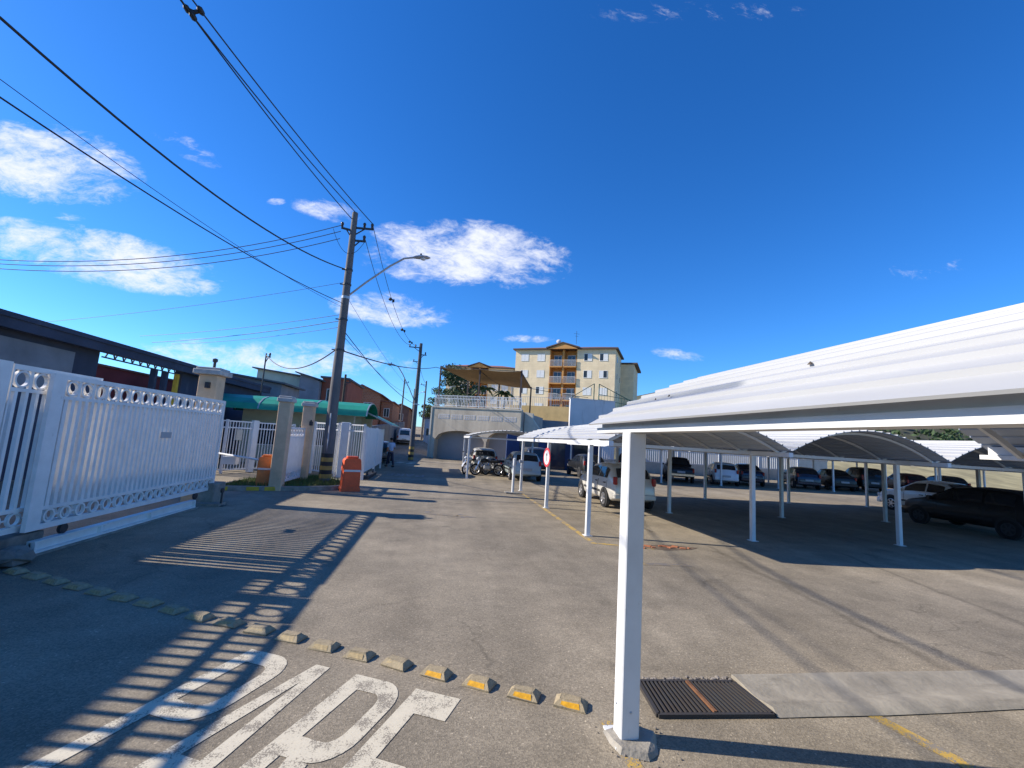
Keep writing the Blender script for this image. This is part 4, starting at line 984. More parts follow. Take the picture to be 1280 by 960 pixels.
for i in range(12):
    y0=30+i*3; b.add([(-5.6+.02*i,y0,gz(-5.6,y0)-.3),(-5.4+.02*i,y0,gz(-5.6,y0)-.3),(-5.4+.02*i,y0+3,gz(-5.6,y0+3)-.3),(-5.6+.02*i,y0+3,gz(-5.6,y0+3)-.3),(-5.6+.02*i,y0,gz(-5.6,y0)+2.4),(-5.4+.02*i,y0,gz(-5.6,y0)+2.4),(-5.4+.02*i,y0+3,gz(-5.6,y0+3)+2.4),(-5.6+.02*i,y0+3,gz(-5.6,y0+3)+2.4)],[(0,3,2,1),(4,5,6,7),(0,1,5,4),(1,2,6,5),(2,3,7,6),(3,0,4,7)])
b.build('wall','shed_grey',t)

# ------------------------------------------------------------------ terrace building with arches
before=set(o.name for o in bpy.data.objects)
t=thing('terrace_building','beige rendered terrace building with two blind arches and a railing on top','building',(3.5,44,0))
TY0=41.0; TX0,TX1=-.85,7.5; TZ=4.6
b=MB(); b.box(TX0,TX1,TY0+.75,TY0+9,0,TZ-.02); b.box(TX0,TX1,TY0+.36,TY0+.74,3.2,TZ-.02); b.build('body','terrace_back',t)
def arch_wall(b, x0,x1,y0,y1,z1,arches):
    cuts=sorted(arches); n=14; xs=[x0]
    prev=x0
    for (c,w,zs,rise) in cuts:
        b.box(prev,c-w/2,y0,y1,0,z1)
        for k in range(n):
            a=c-w/2+w*k/n; e=c-w/2+w*(k+1)/n; f=lambda x: zs+rise*math.sqrt(max(0,1-((x-c)/(w/2))**2))
            b.add([(a,y0,f(a)),(e,y0,f(e)),(e,y1,f(e)),(a,y1,f(a)),(a,y0,z1),(e,y0,z1),(e,y1,z1),(a,y1,z1)],[(0,3,2,1),(4,5,6,7),(0,1,5,4),(2,3,7,6)])
        prev=c+w/2
    b.box(prev,x1,y0,y1,0,z1)
b=MB(); arch_wall(b,TX0,TX1,TY0,TY0+.745,TZ,[(1.95,4.7,1.75,.85),(5.85,2.7,1.75,.95)]); b.build('front_wall','terrace',t)
b=MB(); b.box(TX0-.06,TX1+.06,TY0-.06,TY0+.42,TZ,TZ+.12); b.box(TX0-.14,TX0,TY0-.05,TY0+9,0,TZ); b.build('coping','cream',t)
for k in range(6):
    x=-.2+k*1.25; b=MB(); b.box(x,x+1.05,TY0-.012,TY0+.02,3.62,4.02); o=b.build('vent_panel','grey_wall',t)
    b=MB()
    for i in range(5): b.box(x+.06+i*.2,x+.2+i*.2,TY0-.018,TY0+.01,3.66,3.80); b.box(x+.06+i*.2,x+.2+i*.2,TY0-.018,TY0+.01,3.84,3.98)
    b.build('vent_hole','terrace',o)
fence('white barred railing along the top of the arched terrace',[(-.75,41.2),(1.4,41.2),(3.5,41.2),(5.6,41.2),(7.4,41.2)],1.05,z0=.08,step=.14,bw=.035,post=.06,name='railing',cat='railing',zf=lambda x,y:TZ+.12)
t=thing('shade_awning','brown cloth shade awning on dark posts above the arched terrace','awning',(3,43.5,TZ))
b=MB(); sag=lambda a,c: -.25*4*a*(1-a)*4*c*(1-c)
pt=[[None]*9 for _ in range(7)]
c00,c10,c11,c01=Vector((-.6,41.3,8.35)),Vector((7.2,41.3,8.1)),Vector((6.9,46.5,7.3)),Vector((.2,46.5,7.9))
k0=len(b.v)
for j in range(7):
    for i in range(9):
        a,c=i/8,j/6; p=c00.lerp(c10,a).lerp(c01.lerp(c11,a),c); p.z+=.5*sag(a,c)-.1*4*((a*2)%1)*(1-((a*2)%1)); b.v.append(tuple(p))
nb=len(b.v); b.v+=[(x,y,z-.02) for x,y,z in b.v]
b.f=[(j*9+i,j*9+i+1,j*9+10+i,j*9+9+i) for j in range(6) for i in range(8)]+[(nb+j*9+i,nb+j*9+9+i,nb+j*9+10+i,nb+j*9+i+1) for j in range(6) for i in range(8)]
for j in (0,6):
    for i in range(8): b.f.append((j*9+i,nb+j*9+i,nb+j*9+i+1,j*9+i+1))
for i in (0,8):
    for j in range(6): b.f.append((j*9+i,nb+j*9+i,nb+j*9+9+i,j*9+9+i))
b.build('cloth','shade_cloth',t,smooth=True)
for (x,y,z) in ((-.6,41.5,8.4),(3.3,41.5,8.2),(7.2,41.5,8.1),(.2,46.5,7.9),(3.6,46.5,7.6),(6.9,46.5,7.3)):
    b=MB(); b.box(x-.06,x+.06,y-.06,y+.06,TZ,z+.12); b.build('post','brown_steel',t)
b=MB(); b.bar((-.6,41.3,8.36),(7.2,41.3,8.1),.05); b.bar((7.2,41.3,8.08),(6.9,46.5,7.3),.05); b.bar((3.3,41.5,8.05),(3.6,46.5,7.5),.05); b.build('frame','brown_steel',t)
# stair flank and low walls right of it
t=thing('stair_flank','pale stepped wall at the right end of the arched terrace','wall',(8.4,42,0))
b=MB(); b.prism([(7.56,0),(9.1,0),(9.1,3.0),(8.3,4.0),(8.3,4.5),(7.56,4.6)],1,42.0,42.4); b.build('wall','cream',t)
def palm(label,x,y,z,h,n,l):
    t=thing('palm',label,'palm',(x,y,z)); b=MB(); b.tube([(x,y,z),(x+.05,y,z+h*.5),(x,y,z+h)],[.09,.07,.06],7); b.build('trunk','bark',t)
    f=MB()
    for k in range(n):
        a=6.28*k/n+random.uniform(-.2,.2); up=random.uniform(.25,.9); prev=None
        for s in range(7):
            q=s/6; r=l*q; p=Vector((x+math.cos(a)*r,y+math.sin(a)*r,z+h+up*l*q-1.1*l*q*q*.9))
            if prev is not None:
                side=Vector((-math.sin(a),math.cos(a),0)); w=.05+.16*math.sin(math.pi*min(1,q+.1))
                for sg in (-1,1):
                    f.add([prev,p,p+side*sg*w+Vector((0,0,-w*.8)),prev+side*sg*w+Vector((0,0,-w*.6))],[(0,1,2,3)])
            prev=p
    f.build('frond','leaf2',t)
palm('taller potted palm near the middle of the terrace under the awning',3.0,44,TZ,2.2,9,1.5)
palm('small palm at the right side of the terrace behind the railing',5.3,43,TZ,1.7,8,1.3)
b=MB(); leaves(b,(1.2,42.6,TZ+.8),1.3,.5,.7,500,.1,.1); tag(b.build('shrub','leaf2'),'low shrub behind the left part of the terrace railing','shrub')

# the terrace stands turned to the street
PV=Vector((-.85,41,0)); TURN=Matrix.Translation(PV)@Matrix.Rotation(R(-25),4,'Z')@Matrix.Translation(-PV)
for o in list(bpy.data.objects):
    if o.name not in before and o.parent is None:
        o.matrix_world = TURN @ (Matrix.Translation(o.location)@Matrix.Rotation(o.rotation_euler.z,4,'Z'))
t=thing('retaining_wall','dark grey retaining wall between the arched terrace and the plain white wall','wall',(12,47,0))
b=MB(); b.box(9,17,47.5,48,0,4.5); b.build('wall','shed_grey',t)
t=thing('plain_wall','tall plain white wall in shade standing in front of the apartments','wall',(16.4,48,0))
b=MB(); b.box(13.85,19.0,47.0,47.4,0,7.05); b.build('wall','grey_wall',t)
b=MB(); b.box(13.8,19.05,46.95,47.45,7.05,7.13); b.build('coping','grey_wall',t)
t=thing('court_fence','green steel sports court frame above the plain white wall','fence',(18,50,7))
b=MB()
for x in (17.2,17.8,21.6): b.bar((x,49,4),(x,49,9.2 if x<18 else 7.6),.09)
b.bar((17.2,49,9.2),(14.5,49,7.4),.07); b.bar((17.8,49,9.2),(22.0,49,7.4),.07)
for z in (6.6,7.4,8.0): b.bar((17.8,49,z),(22,49,z-.4),.05)
for k in range(12): b.bar((17.8+k*.35,49,4),(17.8+k*.35,49,9.1-k*.14),.02)
b.build('frame','green_steel',t)
b=MB(); 
for k in range(18): b.bar((19.0+k*.25,50.5,4),(19.0+k*.25,50.5,7.6),.02)
b.build('mesh','green_steel',t)
OCH=t=thing('ochre_parapet','ochre parapet wall with a thin railing below the apartment block','wall',(13,58,0))
b=MB(); b.box(8.6,17.5,58,58.3,3,6.9); b.build('wall','apt_dado',t)
b=MB()
for k in range(34): b.bar((8.7+k*.26,58.1,6.9),(8.7+k*.26,58.1,8.1),.03)
b.bar((8.6,58.1,8.1),(17.5,58.1,8.1),.05); b.bar((8.6,58.1,9.3),(17.5,58.1,9.3),.04)
for k in range(4): b.bar((8.7+k*2.8,58.1,6.9),(8.7+k*2.8,58.1,9.4),.06)
b.build('railing','lamp_grey',t)

OCH.rotation_euler=(0,0,R(-28))
# ------------------------------------------------------------------ apartment blocks
def frame_of(a, c):
    a=Vector(a); c=Vector(c); d=(c-a).normalized(); n=Vector((d.y,-d.x)); return a,d,n
def apartment(label, A_, B_, depth, z0, zt, floors, first_z, fh, group, cols=None, side=True, gable=(.40,.60), bal=(.36,.635), opens=(), simple=False):
    a,d,n=frame_of(A_,B_); Lf=(Vector(B_)-Vector(A_)).length
    t=thing('apartment_block',label,'apartment block',(a.x,a.y,z0),0,group)
    def P(s,o,z): q=a+d*s+n*o; return (q.x,q.y,z)
    def ob(b,s0,s1,o0,o1,za,zb): 
        b.add([P(s0,o0,za),P(s1,o0,za),P(s1,o1,za),P(s0,o1,za),P(s0,o0,zb),P(s1,o0,zb),P(s1,o1,zb),P(s0,o1,zb)],[(0,3,2,1),(4,5,6,7),(0,1,5,4),(1,2,6,5),(2,3,7,6),(3,0,4,7)])
    s0,s1=bal[0]*Lf,bal[1]*Lf
    b=MB(); ob(b,0,s0,0,-depth,z0,zt); ob(b,s1,Lf,0,-depth,z0,zt); ob(b,s0,s1,-1.5,-depth,z0,zt-.003); b.build('wall','apt',t)
    b=MB(); ob(b,s0+.01,s1-.01,-1.38,-1.49,z0,zt); ob(b,s0,s0+.12,.004,-1.38,z0,zt+.2); ob(b,s1-.12,s1,.004,-1.38,z0,zt+.2); m_=(s0+s1)/2; ob(b,m_-.14,m_+.14,.0,-1.38,z0,zt); b.build('balcony_wall','apt_orange',t)
    # roof: eaves slab, hipped top, gable above the balconies
    e=.42
    b=MB(); ob(b,-e,Lf+e,e,-depth-e,zt,zt+.22); b.build('eave','fascia',t)
    b=MB(); hz=1.35; q0,q1=3.2,Lf-3.2
    vs=[P(-e,e,zt+.221),P(Lf+e,e,zt+.221),P(Lf+e,-depth-e,zt+.221),P(-e,-depth-e,zt+.221),P(q0,-depth/2,zt+hz),P(q1,-depth/2,zt+hz)]
    b.add(vs,[(0,1,5,4),(1,2,5),(2,3,4,5),(3,0,4),(0,3,2,1)]); b.build('roof','tile',t)
    g0,g1=s0-.5,s1+.5; gm=(g0+g1)/2
    b=MB(); 
    for (sa,za,sb,zb) in ((g0,zt+.1,gm,zt+.95),(gm,zt+.95,g1,zt+.1)):
        b.add([P(sa,.9,za),P(sb,.9,zb),P(sb,-4,zb),P(sa,-4,za),P(sa,.9,za+.2),P(sb,.9,zb+.2),P(sb,-4,zb+.2),P(sa,-4,za+.2)],[(0,3,2,1),(4,5,6,7),(0,1,5,4),(1,2,6,5),(2,3,7,6),(3,0,4,7)])
    b.build('gable_roof','fascia',t)
    b=MB(); b.add([P(g0+.3,.77,zt+.0),P(g1-.3,.77,zt+.0),P(gm,.77,zt+.93),P(g0+.3,.6,zt),P(g1-.3,.6,zt),P(gm,.6,zt+.93)],[(0,1,2),(3,5,4),(0,3,4,1),(1,4,5,2),(2,5,3,0)]); b.build('gable','apt_orange',t)
    cols=cols or (.10,.27,.74,.89)
    for f in range(floors):
        zf=first_z+f*fh
        for ci,c in enumerate(cols):
            s=c*Lf; w=.6; za,zb=zf+1.0,zf+2.1
            b=MB(); ob(b,s-w-.06,s+w+.06,.05,-.02,za-.08,za); ob(b,s-w-.06,s-w,.04,-.02,za,zb+.06); ob(b,s+w,s+w+.06,.04,-.02,za,zb+.06); ob(b,s-w,s+w,.04,-.02,zb,zb+.06); o=b.build('window','shutter',t)
            st=opens.get((f,ci),'c') if isinstance(opens,dict) else 'c'
            b=MB()
            if st=='c': ob(b,s-w,s-.012,.03,.004,za,zb); ob(b,s+.012,s+w,.03,.004,za,zb)
            elif st=='l': ob(b,s-.05,s+w,.03,.004,za,zb)
            else: ob(b,s-w,s+.05,.03,.004,za,zb)
            b.build('shutter','shutter',o)
            b=MB(); ob(b,s-w,s+w,.003,-.02,za,zb); b.build('pane','winhole',o)
        for k,(u0,u1) in enumerate(((s0+.12,m_-.14),(m_+.14,s1-.12))):
            b=MB(); ob(b,u0,u1,.25,-1.38,zf-.14,zf+.04); sl_=b.build('balcony','apt_orange',t)
            b=MB(); nb_=11
            for i in range(nb_+1): 
                s=lerp(u0+.03,u1-.03,i/nb_); ob(b,s-.018,s+.018,.22,.185,zf+.04,zf+1.05)
            ob(b,u0,u1,.24,.17,zf+1.05,zf+1.1); b.build('railing','shutter',sl_)
            b=MB(); c=(u0+u1)/2; ob(b,c-.75,c+.6,-1.33,-1.385,zf+.05,zf+2.15); dr=b.build('balcony_door','shutter',t)
            b=MB(); ob(b,c-.68,c-.06,-1.315,-1.335,zf+.15,zf+2.05); ob(b,c+0.0,c+.53,-1.315,-1.335,zf+.15,zf+2.05); b.build('pane','glass_tint',dr)
    if side:   # windows on the flank and the set back wing behind
        for f in range(floors):
            zf=first_z+f*fh
            for o_ in (-depth*.3,-depth*.75):
                b=MB(); ob(b,Lf-.02,Lf+.03,o_-.4,o_+.4,zf+1.0,zf+2.1); w_=b.build('window','shutter',t); b=MB(); ob(b,Lf-.01,Lf+.036,o_-.3,o_+.3,zf+1.1,zf+2.0); b.build('pane','winhole',w_)
        b=MB(); ob(b,Lf-4,Lf+2.2,-depth-.05,-depth-9,z0,zt-.9); b.build('rear_wing','apt',t)
        b=MB(); ob(b,Lf-4.5,Lf+2.8,-depth+.2,-depth-9.6,zt-.9,zt-.62); b.build('rear_eave','fascia',t)
    return t
OP={(3,2):'l',(3,3):'l',(2,2):'l',(2,3):'r',(0,0):'l',(1,0):'l',(1,1):'l'}
apartment('pale yellow four storey apartment block with central balconies and tiled roof',(11.75,74.1),(26.5,66.0),8.5,3.5,17.55,4,6.35,2.78,'apartment blocks',opens=OP)
apartment('farther yellow apartment block half hidden behind the brown awning and trees',(.4,95),(14.0,90.5),9,3.0,16.9,4,5.7,2.78,'apartment blocks',side=False)
t=bpy.data.objects['apartment_block']
b=MB(); q=Vector((21,69.5,18.6)); b.tube([q,q+Vector((0,0,2.2))],.03,6); b.bar(q+Vector((-.5,0,1.7)),q+Vector((.5,0,1.7)),.03); b.bar(q+Vector((-.3,0,1.3)),q+Vector((.3,0,1.3)),.03); b.build('antenna','dark_metal',t)
b=MB(); q=Vector((18.2,70.2,18.4)); b.lathe(q+Vector((0,0,.5)),(-.3,-1,.3),[(.05,.12),(.35,.02),(.4,-.05),(.38,-.06)],12); b.tube([q,q+Vector((0,0,.5))],.03,6); b.build('dish','grey_wall',t)

# hill behind everything on the right, and rising ground under the flats
def hill(name, x0,x1,y0,y1,fn,mtl,nx=40,ny=24):
    b=MB(); b.v=[(lerp(x0,x1,i/nx),lerp(y0,y1,j/ny),fn(i/nx,j/ny)) for j in range(ny+1) for i in range(nx+1)]
    b.f=[(j*(nx+1)+i,j*(nx+1)+i+1,(j+1)*(nx+1)+i+1,(j+1)*(nx+1)+i) for j in range(ny) for i in range(nx)]
    return struct(b.build(name,mtl,smooth=True))
hill('rising_ground',6,34,58,110,lambda a,c: -.2+6.0*smooth(0,.12,c)*smooth(0,.06,a)*(1-smooth(.9,1,a))*1,'lawn')
hill('hill',78,360,72,300,lambda a,c: -.5+(34*smooth(0,.5,c)+1.2*math.sin(a*23)+.8*math.sin(a*51+2))*smooth(0,.14,a)*1.0,'hill',60,30)
hill('lawn_bank',34,150,38,80,lambda a,c: -.3+2.6*smooth(0,.4,c)*smooth(0,.08,a),'lawn')
b=MB()
for _ in range(420):
    x=random.uniform(82,230); y=random.uniform(78,150); c=(y-72)/228; z=-.5+34*smooth(0,.5,c)*smooth(0,.14,(x-78)/282)
    r=random.uniform(1.2,3.2); leaves(b,(x,y,z+r*.5),r,r,r*.8,26,.8,.2)
tag(b.build('hillside_wood','leaf'),'distant scrub wood on the hill beyond the far carports','wood',kind='stuff')

# boundary fence and wall behind the far carports
t=fence('white barred boundary fence on a cream plinth behind the far carports',[(13+4*k,37.0) for k in range(6)],2.3,z0=.95,step=.2,bw=.05,post=.12)
b=MB(); b.box(12.9,33.2,36.95,37.25,0,.95); b.build('plinth','cream',t)
t=thing('cream_wall','cream boundary wall behind the barred boundary fence','wall',(35,41,0))
b=MB(); b.box(17,40,41,41.3,0,1.95); b.build('wall','cream',t); b=MB(); b.box(16.95,40.05,40.95,41.35,1.95,2.03); b.build('coping','cap',t)
t=thing('blue_wall','blue painted wall with shutters at the back of the motorcycle parking','wall',(9.5,36,0))
b=MB(); b.box(5.2,12.9,34.5,34.8,0,2.6); b.build('wall','blue_tarp',t)
for x in (6.2,8.4,10.6): 
    b=MB(); b.box(x,x+1.5,34.46,34.499,0,2.1)
    for k in range(6): b.box(x,x+1.5,34.45,34.46,.1+k*.33,.22+k*.33)
    b.build('shutter','navy_car',t)

# ------------------------------------------------------------------ trees
tree('tree','bushy dark green tree behind the brown shade awning',1.7,52,4.2,6.2,3.0,4200,'leaf',None,.15,20)
tree('tree','smaller light green tree left of the terrace beside the street poles',-.6,56,3.6,5.6,1.7,1500,'leaf2',None,.13,12)
tree('tree','low dark tree far up the street beyond the van',-3.4,100,4.4,4.5,2.5,1000,'leaf',None,.25,9)
# ------------------------------------------------------------------ cars
def interp(tab,y):
    if y<=tab[0][0]: return tab[0][1]
    for i in range(len(tab)-1):
        if y<=tab[i+1][0]:
            f=(y-tab[i][0])/(tab[i+1][0]-tab[i][0]); return lerp(tab[i][1],tab[i+1][1],f)
    return tab[-1][1]
def sm(tab,y,k=.09): return (interp(tab,y-k)+2*interp(tab,y)+interp(tab,y+k))/4
KIND={
 'hatch':dict(L=3.85,top=[(0,.55),(.03,.9),(.1,.99),(.38,1.36),(.75,1.45),(1.6,1.47),(2.15,1.40),(2.85,.99),(3.5,.84),(3.78,.68),(3.85,.5)],
   belt=[(0,.5),(.05,.84),(.3,.93),(2.8,.9),(3.5,.76),(3.8,.6),(3.85,.48)],w=[(0,.66),(.12,.76),(.7,.82),(3.0,.82),(3.55,.74),(3.85,.56)],sill=[(0,.36),(.25,.24),(3.5,.22),(3.85,.3)],
   side=[(.52,1.22),(1.3,2.5)],rear=(.12,.36),ws=(2.2,2.8),wh=(.66,3.1),r=.29,tl=(.8,1.05)),
 'sedan':dict(L=4.3,top=[(0,.6),(.03,.95),(.1,1.0),(.62,1.04),(.75,1.06),(1.35,1.40),(2.0,1.45),(2.5,1.41),(3.25,.98),(3.95,.84),(4.22,.68),(4.3,.5)],
   belt=[(0,.5),(.05,.86),(.4,.94),(3.2,.9),(3.95,.76),(4.25,.6),(4.3,.48)],w=[(0,.66),(.12,.76),(.7,.83),(3.4,.83),(3.95,.74),(4.3,.56)],sill=[(0,.36),(.25,.24),(3.9,.22),(4.3,.3)],
   side=[(1.3,1.95),(2.02,2.85)],rear=(.82,1.3),ws=(2.56,3.18),wh=(.8,3.45),r=.3,tl=(.74,.96)),
 'suv':dict(L=4.3,top=[(0,.6),(.03,1.0),(.1,1.1),(.3,1.6),(.7,1.68),(2.0,1.7),(2.4,1.62),(3.0,1.14),(3.9,1.0),(4.2,.82),(4.3,.6)],
   belt=[(0,.55),(.05,.95),(.3,1.06),(3.0,1.03),(3.9,.92),(4.25,.72),(4.3,.55)],w=[(0,.7),(.12,.82),(.7,.88),(3.4,.88),(3.95,.8),(4.3,.62)],sill=[(0,.42),(.25,.3),(3.9,.3),(4.3,.38)],
   side=[(.45,1.3),(1.38,2.7)],rear=(.11,.29),ws=(2.46,2.95),wh=(.8,3.4),r=.34,tl=(.85,1.2)),
 'pickup':dict(L=4.6,top=[(0,.6),(.03,.95),(.1,1.0),(1.55,1.0),(1.62,1.04),(1.8,1.55),(2.2,1.62),(2.8,1.58),(3.4,1.08),(4.2,.96),(4.5,.8),(4.6,.6)],
   belt=[(0,.55),(.05,.9),(.3,.97),(3.3,1.0),(4.2,.9),(4.55,.7),(4.6,.55)],w=[(0,.78),(.12,.83),(.7,.85),(3.6,.85),(4.2,.8),(4.6,.62)],sill=[(0,.46),(.25,.36),(4.2,.34),(4.6,.4)],
   side=[(1.9,2.95)],rear=(1.64,1.79),ws=(2.85,3.35),wh=(.95,3.75),r=.34,tl=(.7,.95)),
 'van':dict(L=4.4,top=[(0,.6),(.03,1.0),(.08,1.2),(.16,1.84),(.5,1.92),(3.4,1.93),(3.7,1.84),(4.2,1.1),(4.32,.95),(4.4,.6)],
   belt=[(0,.55),(.05,.98),(.3,1.08),(3.9,1.05),(4.25,.86),(4.4,.55)],w=[(0,.74),(.12,.82),(.7,.84),(3.6,.84),(4.2,.78),(4.4,.62)],sill=[(0,.4),(.25,.3),(4.2,.3),(4.4,.36)],
   side=[(.5,1.8),(1.9,2.9),(3.0,3.8)],rear=(.05,.155),ws=(3.72,4.14),wh=(.75,3.7),r=.3,tl=(.75,1.05)),
}
def chaikin(P,it=2):
    for _ in range(it):
        Q=[P[0]]
        for i in range(len(P)-1):
            a,c=P[i],P[i+1]; Q.append((lerp(a[0],c[0],.25),lerp(a[1],c[1],.25))); Q.append((lerp(a[0],c[0],.75),lerp(a[1],c[1],.75)))
        Q.append(P[-1]); P=Q
    return P
def car(label, kind, paint, x, y, rz=0, cat='car', group=None, z=None, scale=1.0, plate=True, wscale=1.0):
    K=KIND[kind]; L=K['L']*scale; z=gz(x,y) if z is None else z
    t=thing('parked_car' if kind!='van' else 'parked_van',label,cat,(x,y,z),rz,group)
    g=lambda tab,yy: sm(K[tab],yy/scale)
    def ctrl(yy):
        zs,zb,zt,w=g('sill',yy),g('belt',yy),g('top',yy),g('w',yy)*wscale; zt=max(zt,zb+.03); k=min(1,(zt-zb)/.3); wt=w*(1-.2*min(1,(zt-zb)/.5)-.03)
        return [(0,zs),(w*.82,zs),(w*.96,zs+.07),(w*1.0,zs+(zb-zs)*.55),(w*.965,zb),(wt,zt-.08*k),(wt*.8,zt-.01*k),(0,zt+.015)]
    ys=sorted(set([0,.02,.05,.1,.16]+[i*L/34 for i in range(1,34)]+[L-.12,L-.05,L-.015,L]))
    secs=[chaikin(ctrl(yy)) for yy in ys]; n=len(secs[0]); b=MB()
    for sgn in (1,-1):
        k=len(b.v)
        for yy,s in zip(ys,secs): b.v+=[(sgn*p[0],yy,p[1]) for p in s]
        for j in range(len(ys)-1):
            for i in range(n-1): b.f.append((k+j*n+i,k+j*n+i+1,k+j*n+n+i+1,k+j*n+n+i))
        b.f.append(tuple(range(k,k+n))); e=k+(len(ys)-1)*n; b.f.append(tuple(range(e,e+n)))
    body=b.build('body',paint,t,smooth=True,local=True)
    # glass
    def sidept(yy,f,o=.012):
        c=ctrl(yy); a,d=c[4],c[5]; return (lerp(a[0],d[0],f)+o,lerp(a[1],d[1],f)+o*.3)
    for sgn in (1,-1):
        for (a,c) in K['side']:
            b=MB(); m_=8; k=0
            for i in range(m_+1):
                yy=lerp(a,c,i/m_)*scale
                for f in (.12,.88):
                    p=sidept(yy,f); b.v.append((sgn*p[0],yy,p[1]))
            b.f=[(2*i,2*i+1,2*i+3,2*i+2) for i in range(m_)]; b.build('side_window','glass',t,local=True)
    for nm,(a,c) in (('rear_window',K['rear']),('windscreen',K['ws'])):
        b=MB(); m_=6
        for i in range(m_+1):
            yy=lerp(a,c,i/m_)*scale; c_=ctrl(yy); wt=c_[6][0]*1.04
            for f in (-1,-.5,0,.5,1): b.v.append((f*wt,yy-(.008 if nm=='rear_window' else -.008),lerp(c_[7][1],c_[6][1],abs(f))+.012))
        b.f=[(i*5+j,i*5+j+1,i*5+6+j,i*5+5+j) for i in range(m_) for j in range(4)]; b.build(nm,'glass',t,local=True)
    # door seams and side mouldings
    for sgn in (1,-1):
        for (a,c) in K['side']:
            for yy in (a*scale-.03,c*scale+.03):
                b=MB()
                q=chaikin(ctrl(yy))
                P=[(sgn*(p[0]+.002),yy,p[1]) for p in q if p[0]>.4*ctrl(yy)[4][0] and g('sill',yy)+.08<p[1]<g('belt',yy)+.02]
                if len(P)>2: b.tube(P,.006,4); b.build('door_seam','trim',t,local=True)
        b=MB(); y0,y1=(K['wh'][0]+K['r']+.08)*scale,(K['wh'][1]-K['r']-.08)*scale
        m_=8
        for i in range(m_):
            ya,yb=lerp(y0,y1,i/m_),lerp(y0,y1,(i+1)/m_); b.bar((sgn*(g('w',ya)*wscale*.985),ya,.5),(sgn*(g('w',yb)*wscale*.985),yb,.5),.03,.075)
        b.build('side_moulding','trim',t,local=True)
    # wheels
    r=K['r']
    for yy in K['wh']:
        yy*=scale
        for sgn in (1,-1):
            w=g('w',yy)*wscale
            b=MB(); b.lathe((sgn*(w*1.0-.10),yy,r+.03),(sgn,0,0),[(r*1.18,0),(r*1.18,.106)],22); b.build('wheel_arch','trim',t,local=True)
            b=MB(); b.lathe((sgn*(w-.16),yy,r),(sgn,0,0),[(r*.62,0),(r*.96,.01),(r,.04),(r,.14),(r*.95,.178),(r*.70,.182),(r*.66,.165)],24); wh=b.build('wheel','rubber',t,local=True,smooth=True)
            b=MB(); X=sgn*(w+.014); b.lathe((sgn*(w-.0),yy,r),(sgn,0,0),[(r*.66,-.02),(r*.66,.012),(r*.6,.016),(r*.56,.004),(.07,.006),(.06,.016),(.01,.018)],20)
            for k in range(6):
                a=k*math.pi/3; b.bar((X,yy+math.cos(a)*.05,r+math.sin(a)*.05),(X,yy+math.cos(a)*r*.6,r+math.sin(a)*r*.6),.05,.016,up=(1,0,0))
            b.build('rim','dark_alloy' if paint=='black_car' else 'alloy',wh,local=True)
    # lamps, bumpers, plate, mirrors, handles
    for sgn in (1,-1):
        zl0,zl1=K['tl']; w=g('w',.08)*wscale; b=MB(); b.bbox(min(sgn*(w-.12),sgn*(w-.005)),max(sgn*(w-.12),sgn*(w-.005)),-.012,.12,zl0,zl1,.02); b.build('tail_light','red_glass',t,local=True)
        yy=L-.1; w=g('w',yy-.05)*wscale; zb=g('belt',yy-.05); b=MB(); b.bbox(min(sgn*(w*.62),sgn*(w+.01)),max(sgn*(w*.62),sgn*(w+.01)),yy-.14,yy+.05,zb-.1,zb+.04,.02); b.build('headlight','clear_lens',t,local=True)
        yy=K['ws'][1]*scale-.12; w=g('w',yy)*wscale; zb=g('belt',yy); b=MB(); b.bbox(min(sgn*(w-.02),sgn*(w+.16)),max(sgn*(w-.02),sgn*(w+.16)),yy-.06,yy+.03,zb+.02,zb+.14,.02); b.build('mirror',paint if kind!='pickup' else 'trim',t,local=True)
        for (a,c) in K['side']:
            yy=a*scale+.05; w=g('w',yy)*wscale; b=MB(); b.box(min(sgn*(w-.03),sgn*(w+.012)),max(sgn*(w-.03),sgn*(w+.012)),yy,yy+.15,.8,.83) ; b.build('door_handle','trim',t,local=True)
    w=g('w',.03)*wscale
    b=MB(); b.bbox(-w*1.02,w*1.02,-.05,.12,K['sill'][0][1]-.02,K['sill'][0][1]+.16,.03); b.build('rear_bumper',paint if kind in('hatch','sedan') else 'chrome' if kind=='pickup' else 'trim',t,local=True)
    w=g('w',L-.03)*wscale; b=MB(); b.bbox(-w*1.05,w*1.05,L-.14,L+.04,.26,.46,.03); b.build('front_bumper',paint if kind!='van' else 'trim',t,local=True)
    b=MB(); b.box(-.24,.24,-.064,-.01,K['sill'][0][1]+.19,K['sill'][0][1]+.31); b.build('number_plate','plate',t,local=True)
    return t
CG='cars parked under the carports'; RC=R(-24)
car('silver hatchback parked tail out under the second row of carports','hatch','silver',6.45,14.0,0,group=CG,wscale=1.02)
car('black hatchback filling the right end of the second carport row','hatch','black_car',18.1,10.6,0,group=CG,scale=1.06,wscale=1.06)
car('white saloon car behind the black hatchback at the right','sedan','white_car',21.3,14.2,0,group=CG)
car('white hatchback under the far carports among dark cars','hatch','white_car',18.5,26.6,RC,group=CG)
car('dark van shaped car at the left end of the far carports','suv','black_car',12.0,26.9,RC,group=CG)
car('black pickup with a chrome bumper left of the white hatchback','pickup','black_car',15.5,26.9,RC,group=CG)
car('dark saloon with a sloping tail right of the white hatchback','sedan','navy_car',21.0,27.4,RC,group=CG)
car('dark blue hatchback in the middle of the far carports','hatch','navy_car',25.0,27.1,RC,group=CG)
car('black saloon next to the blue hatchback in the far carports','sedan','black_car',27.8,27.1,RC,group=CG)
car('black sport utility car third from the right in the far carports','suv','black_car',30.3,27.2,RC,group=CG)
car('maroon hatchback near the right end of the far carports','hatch','maroon_car',34.0,27.2,RC,group=CG)
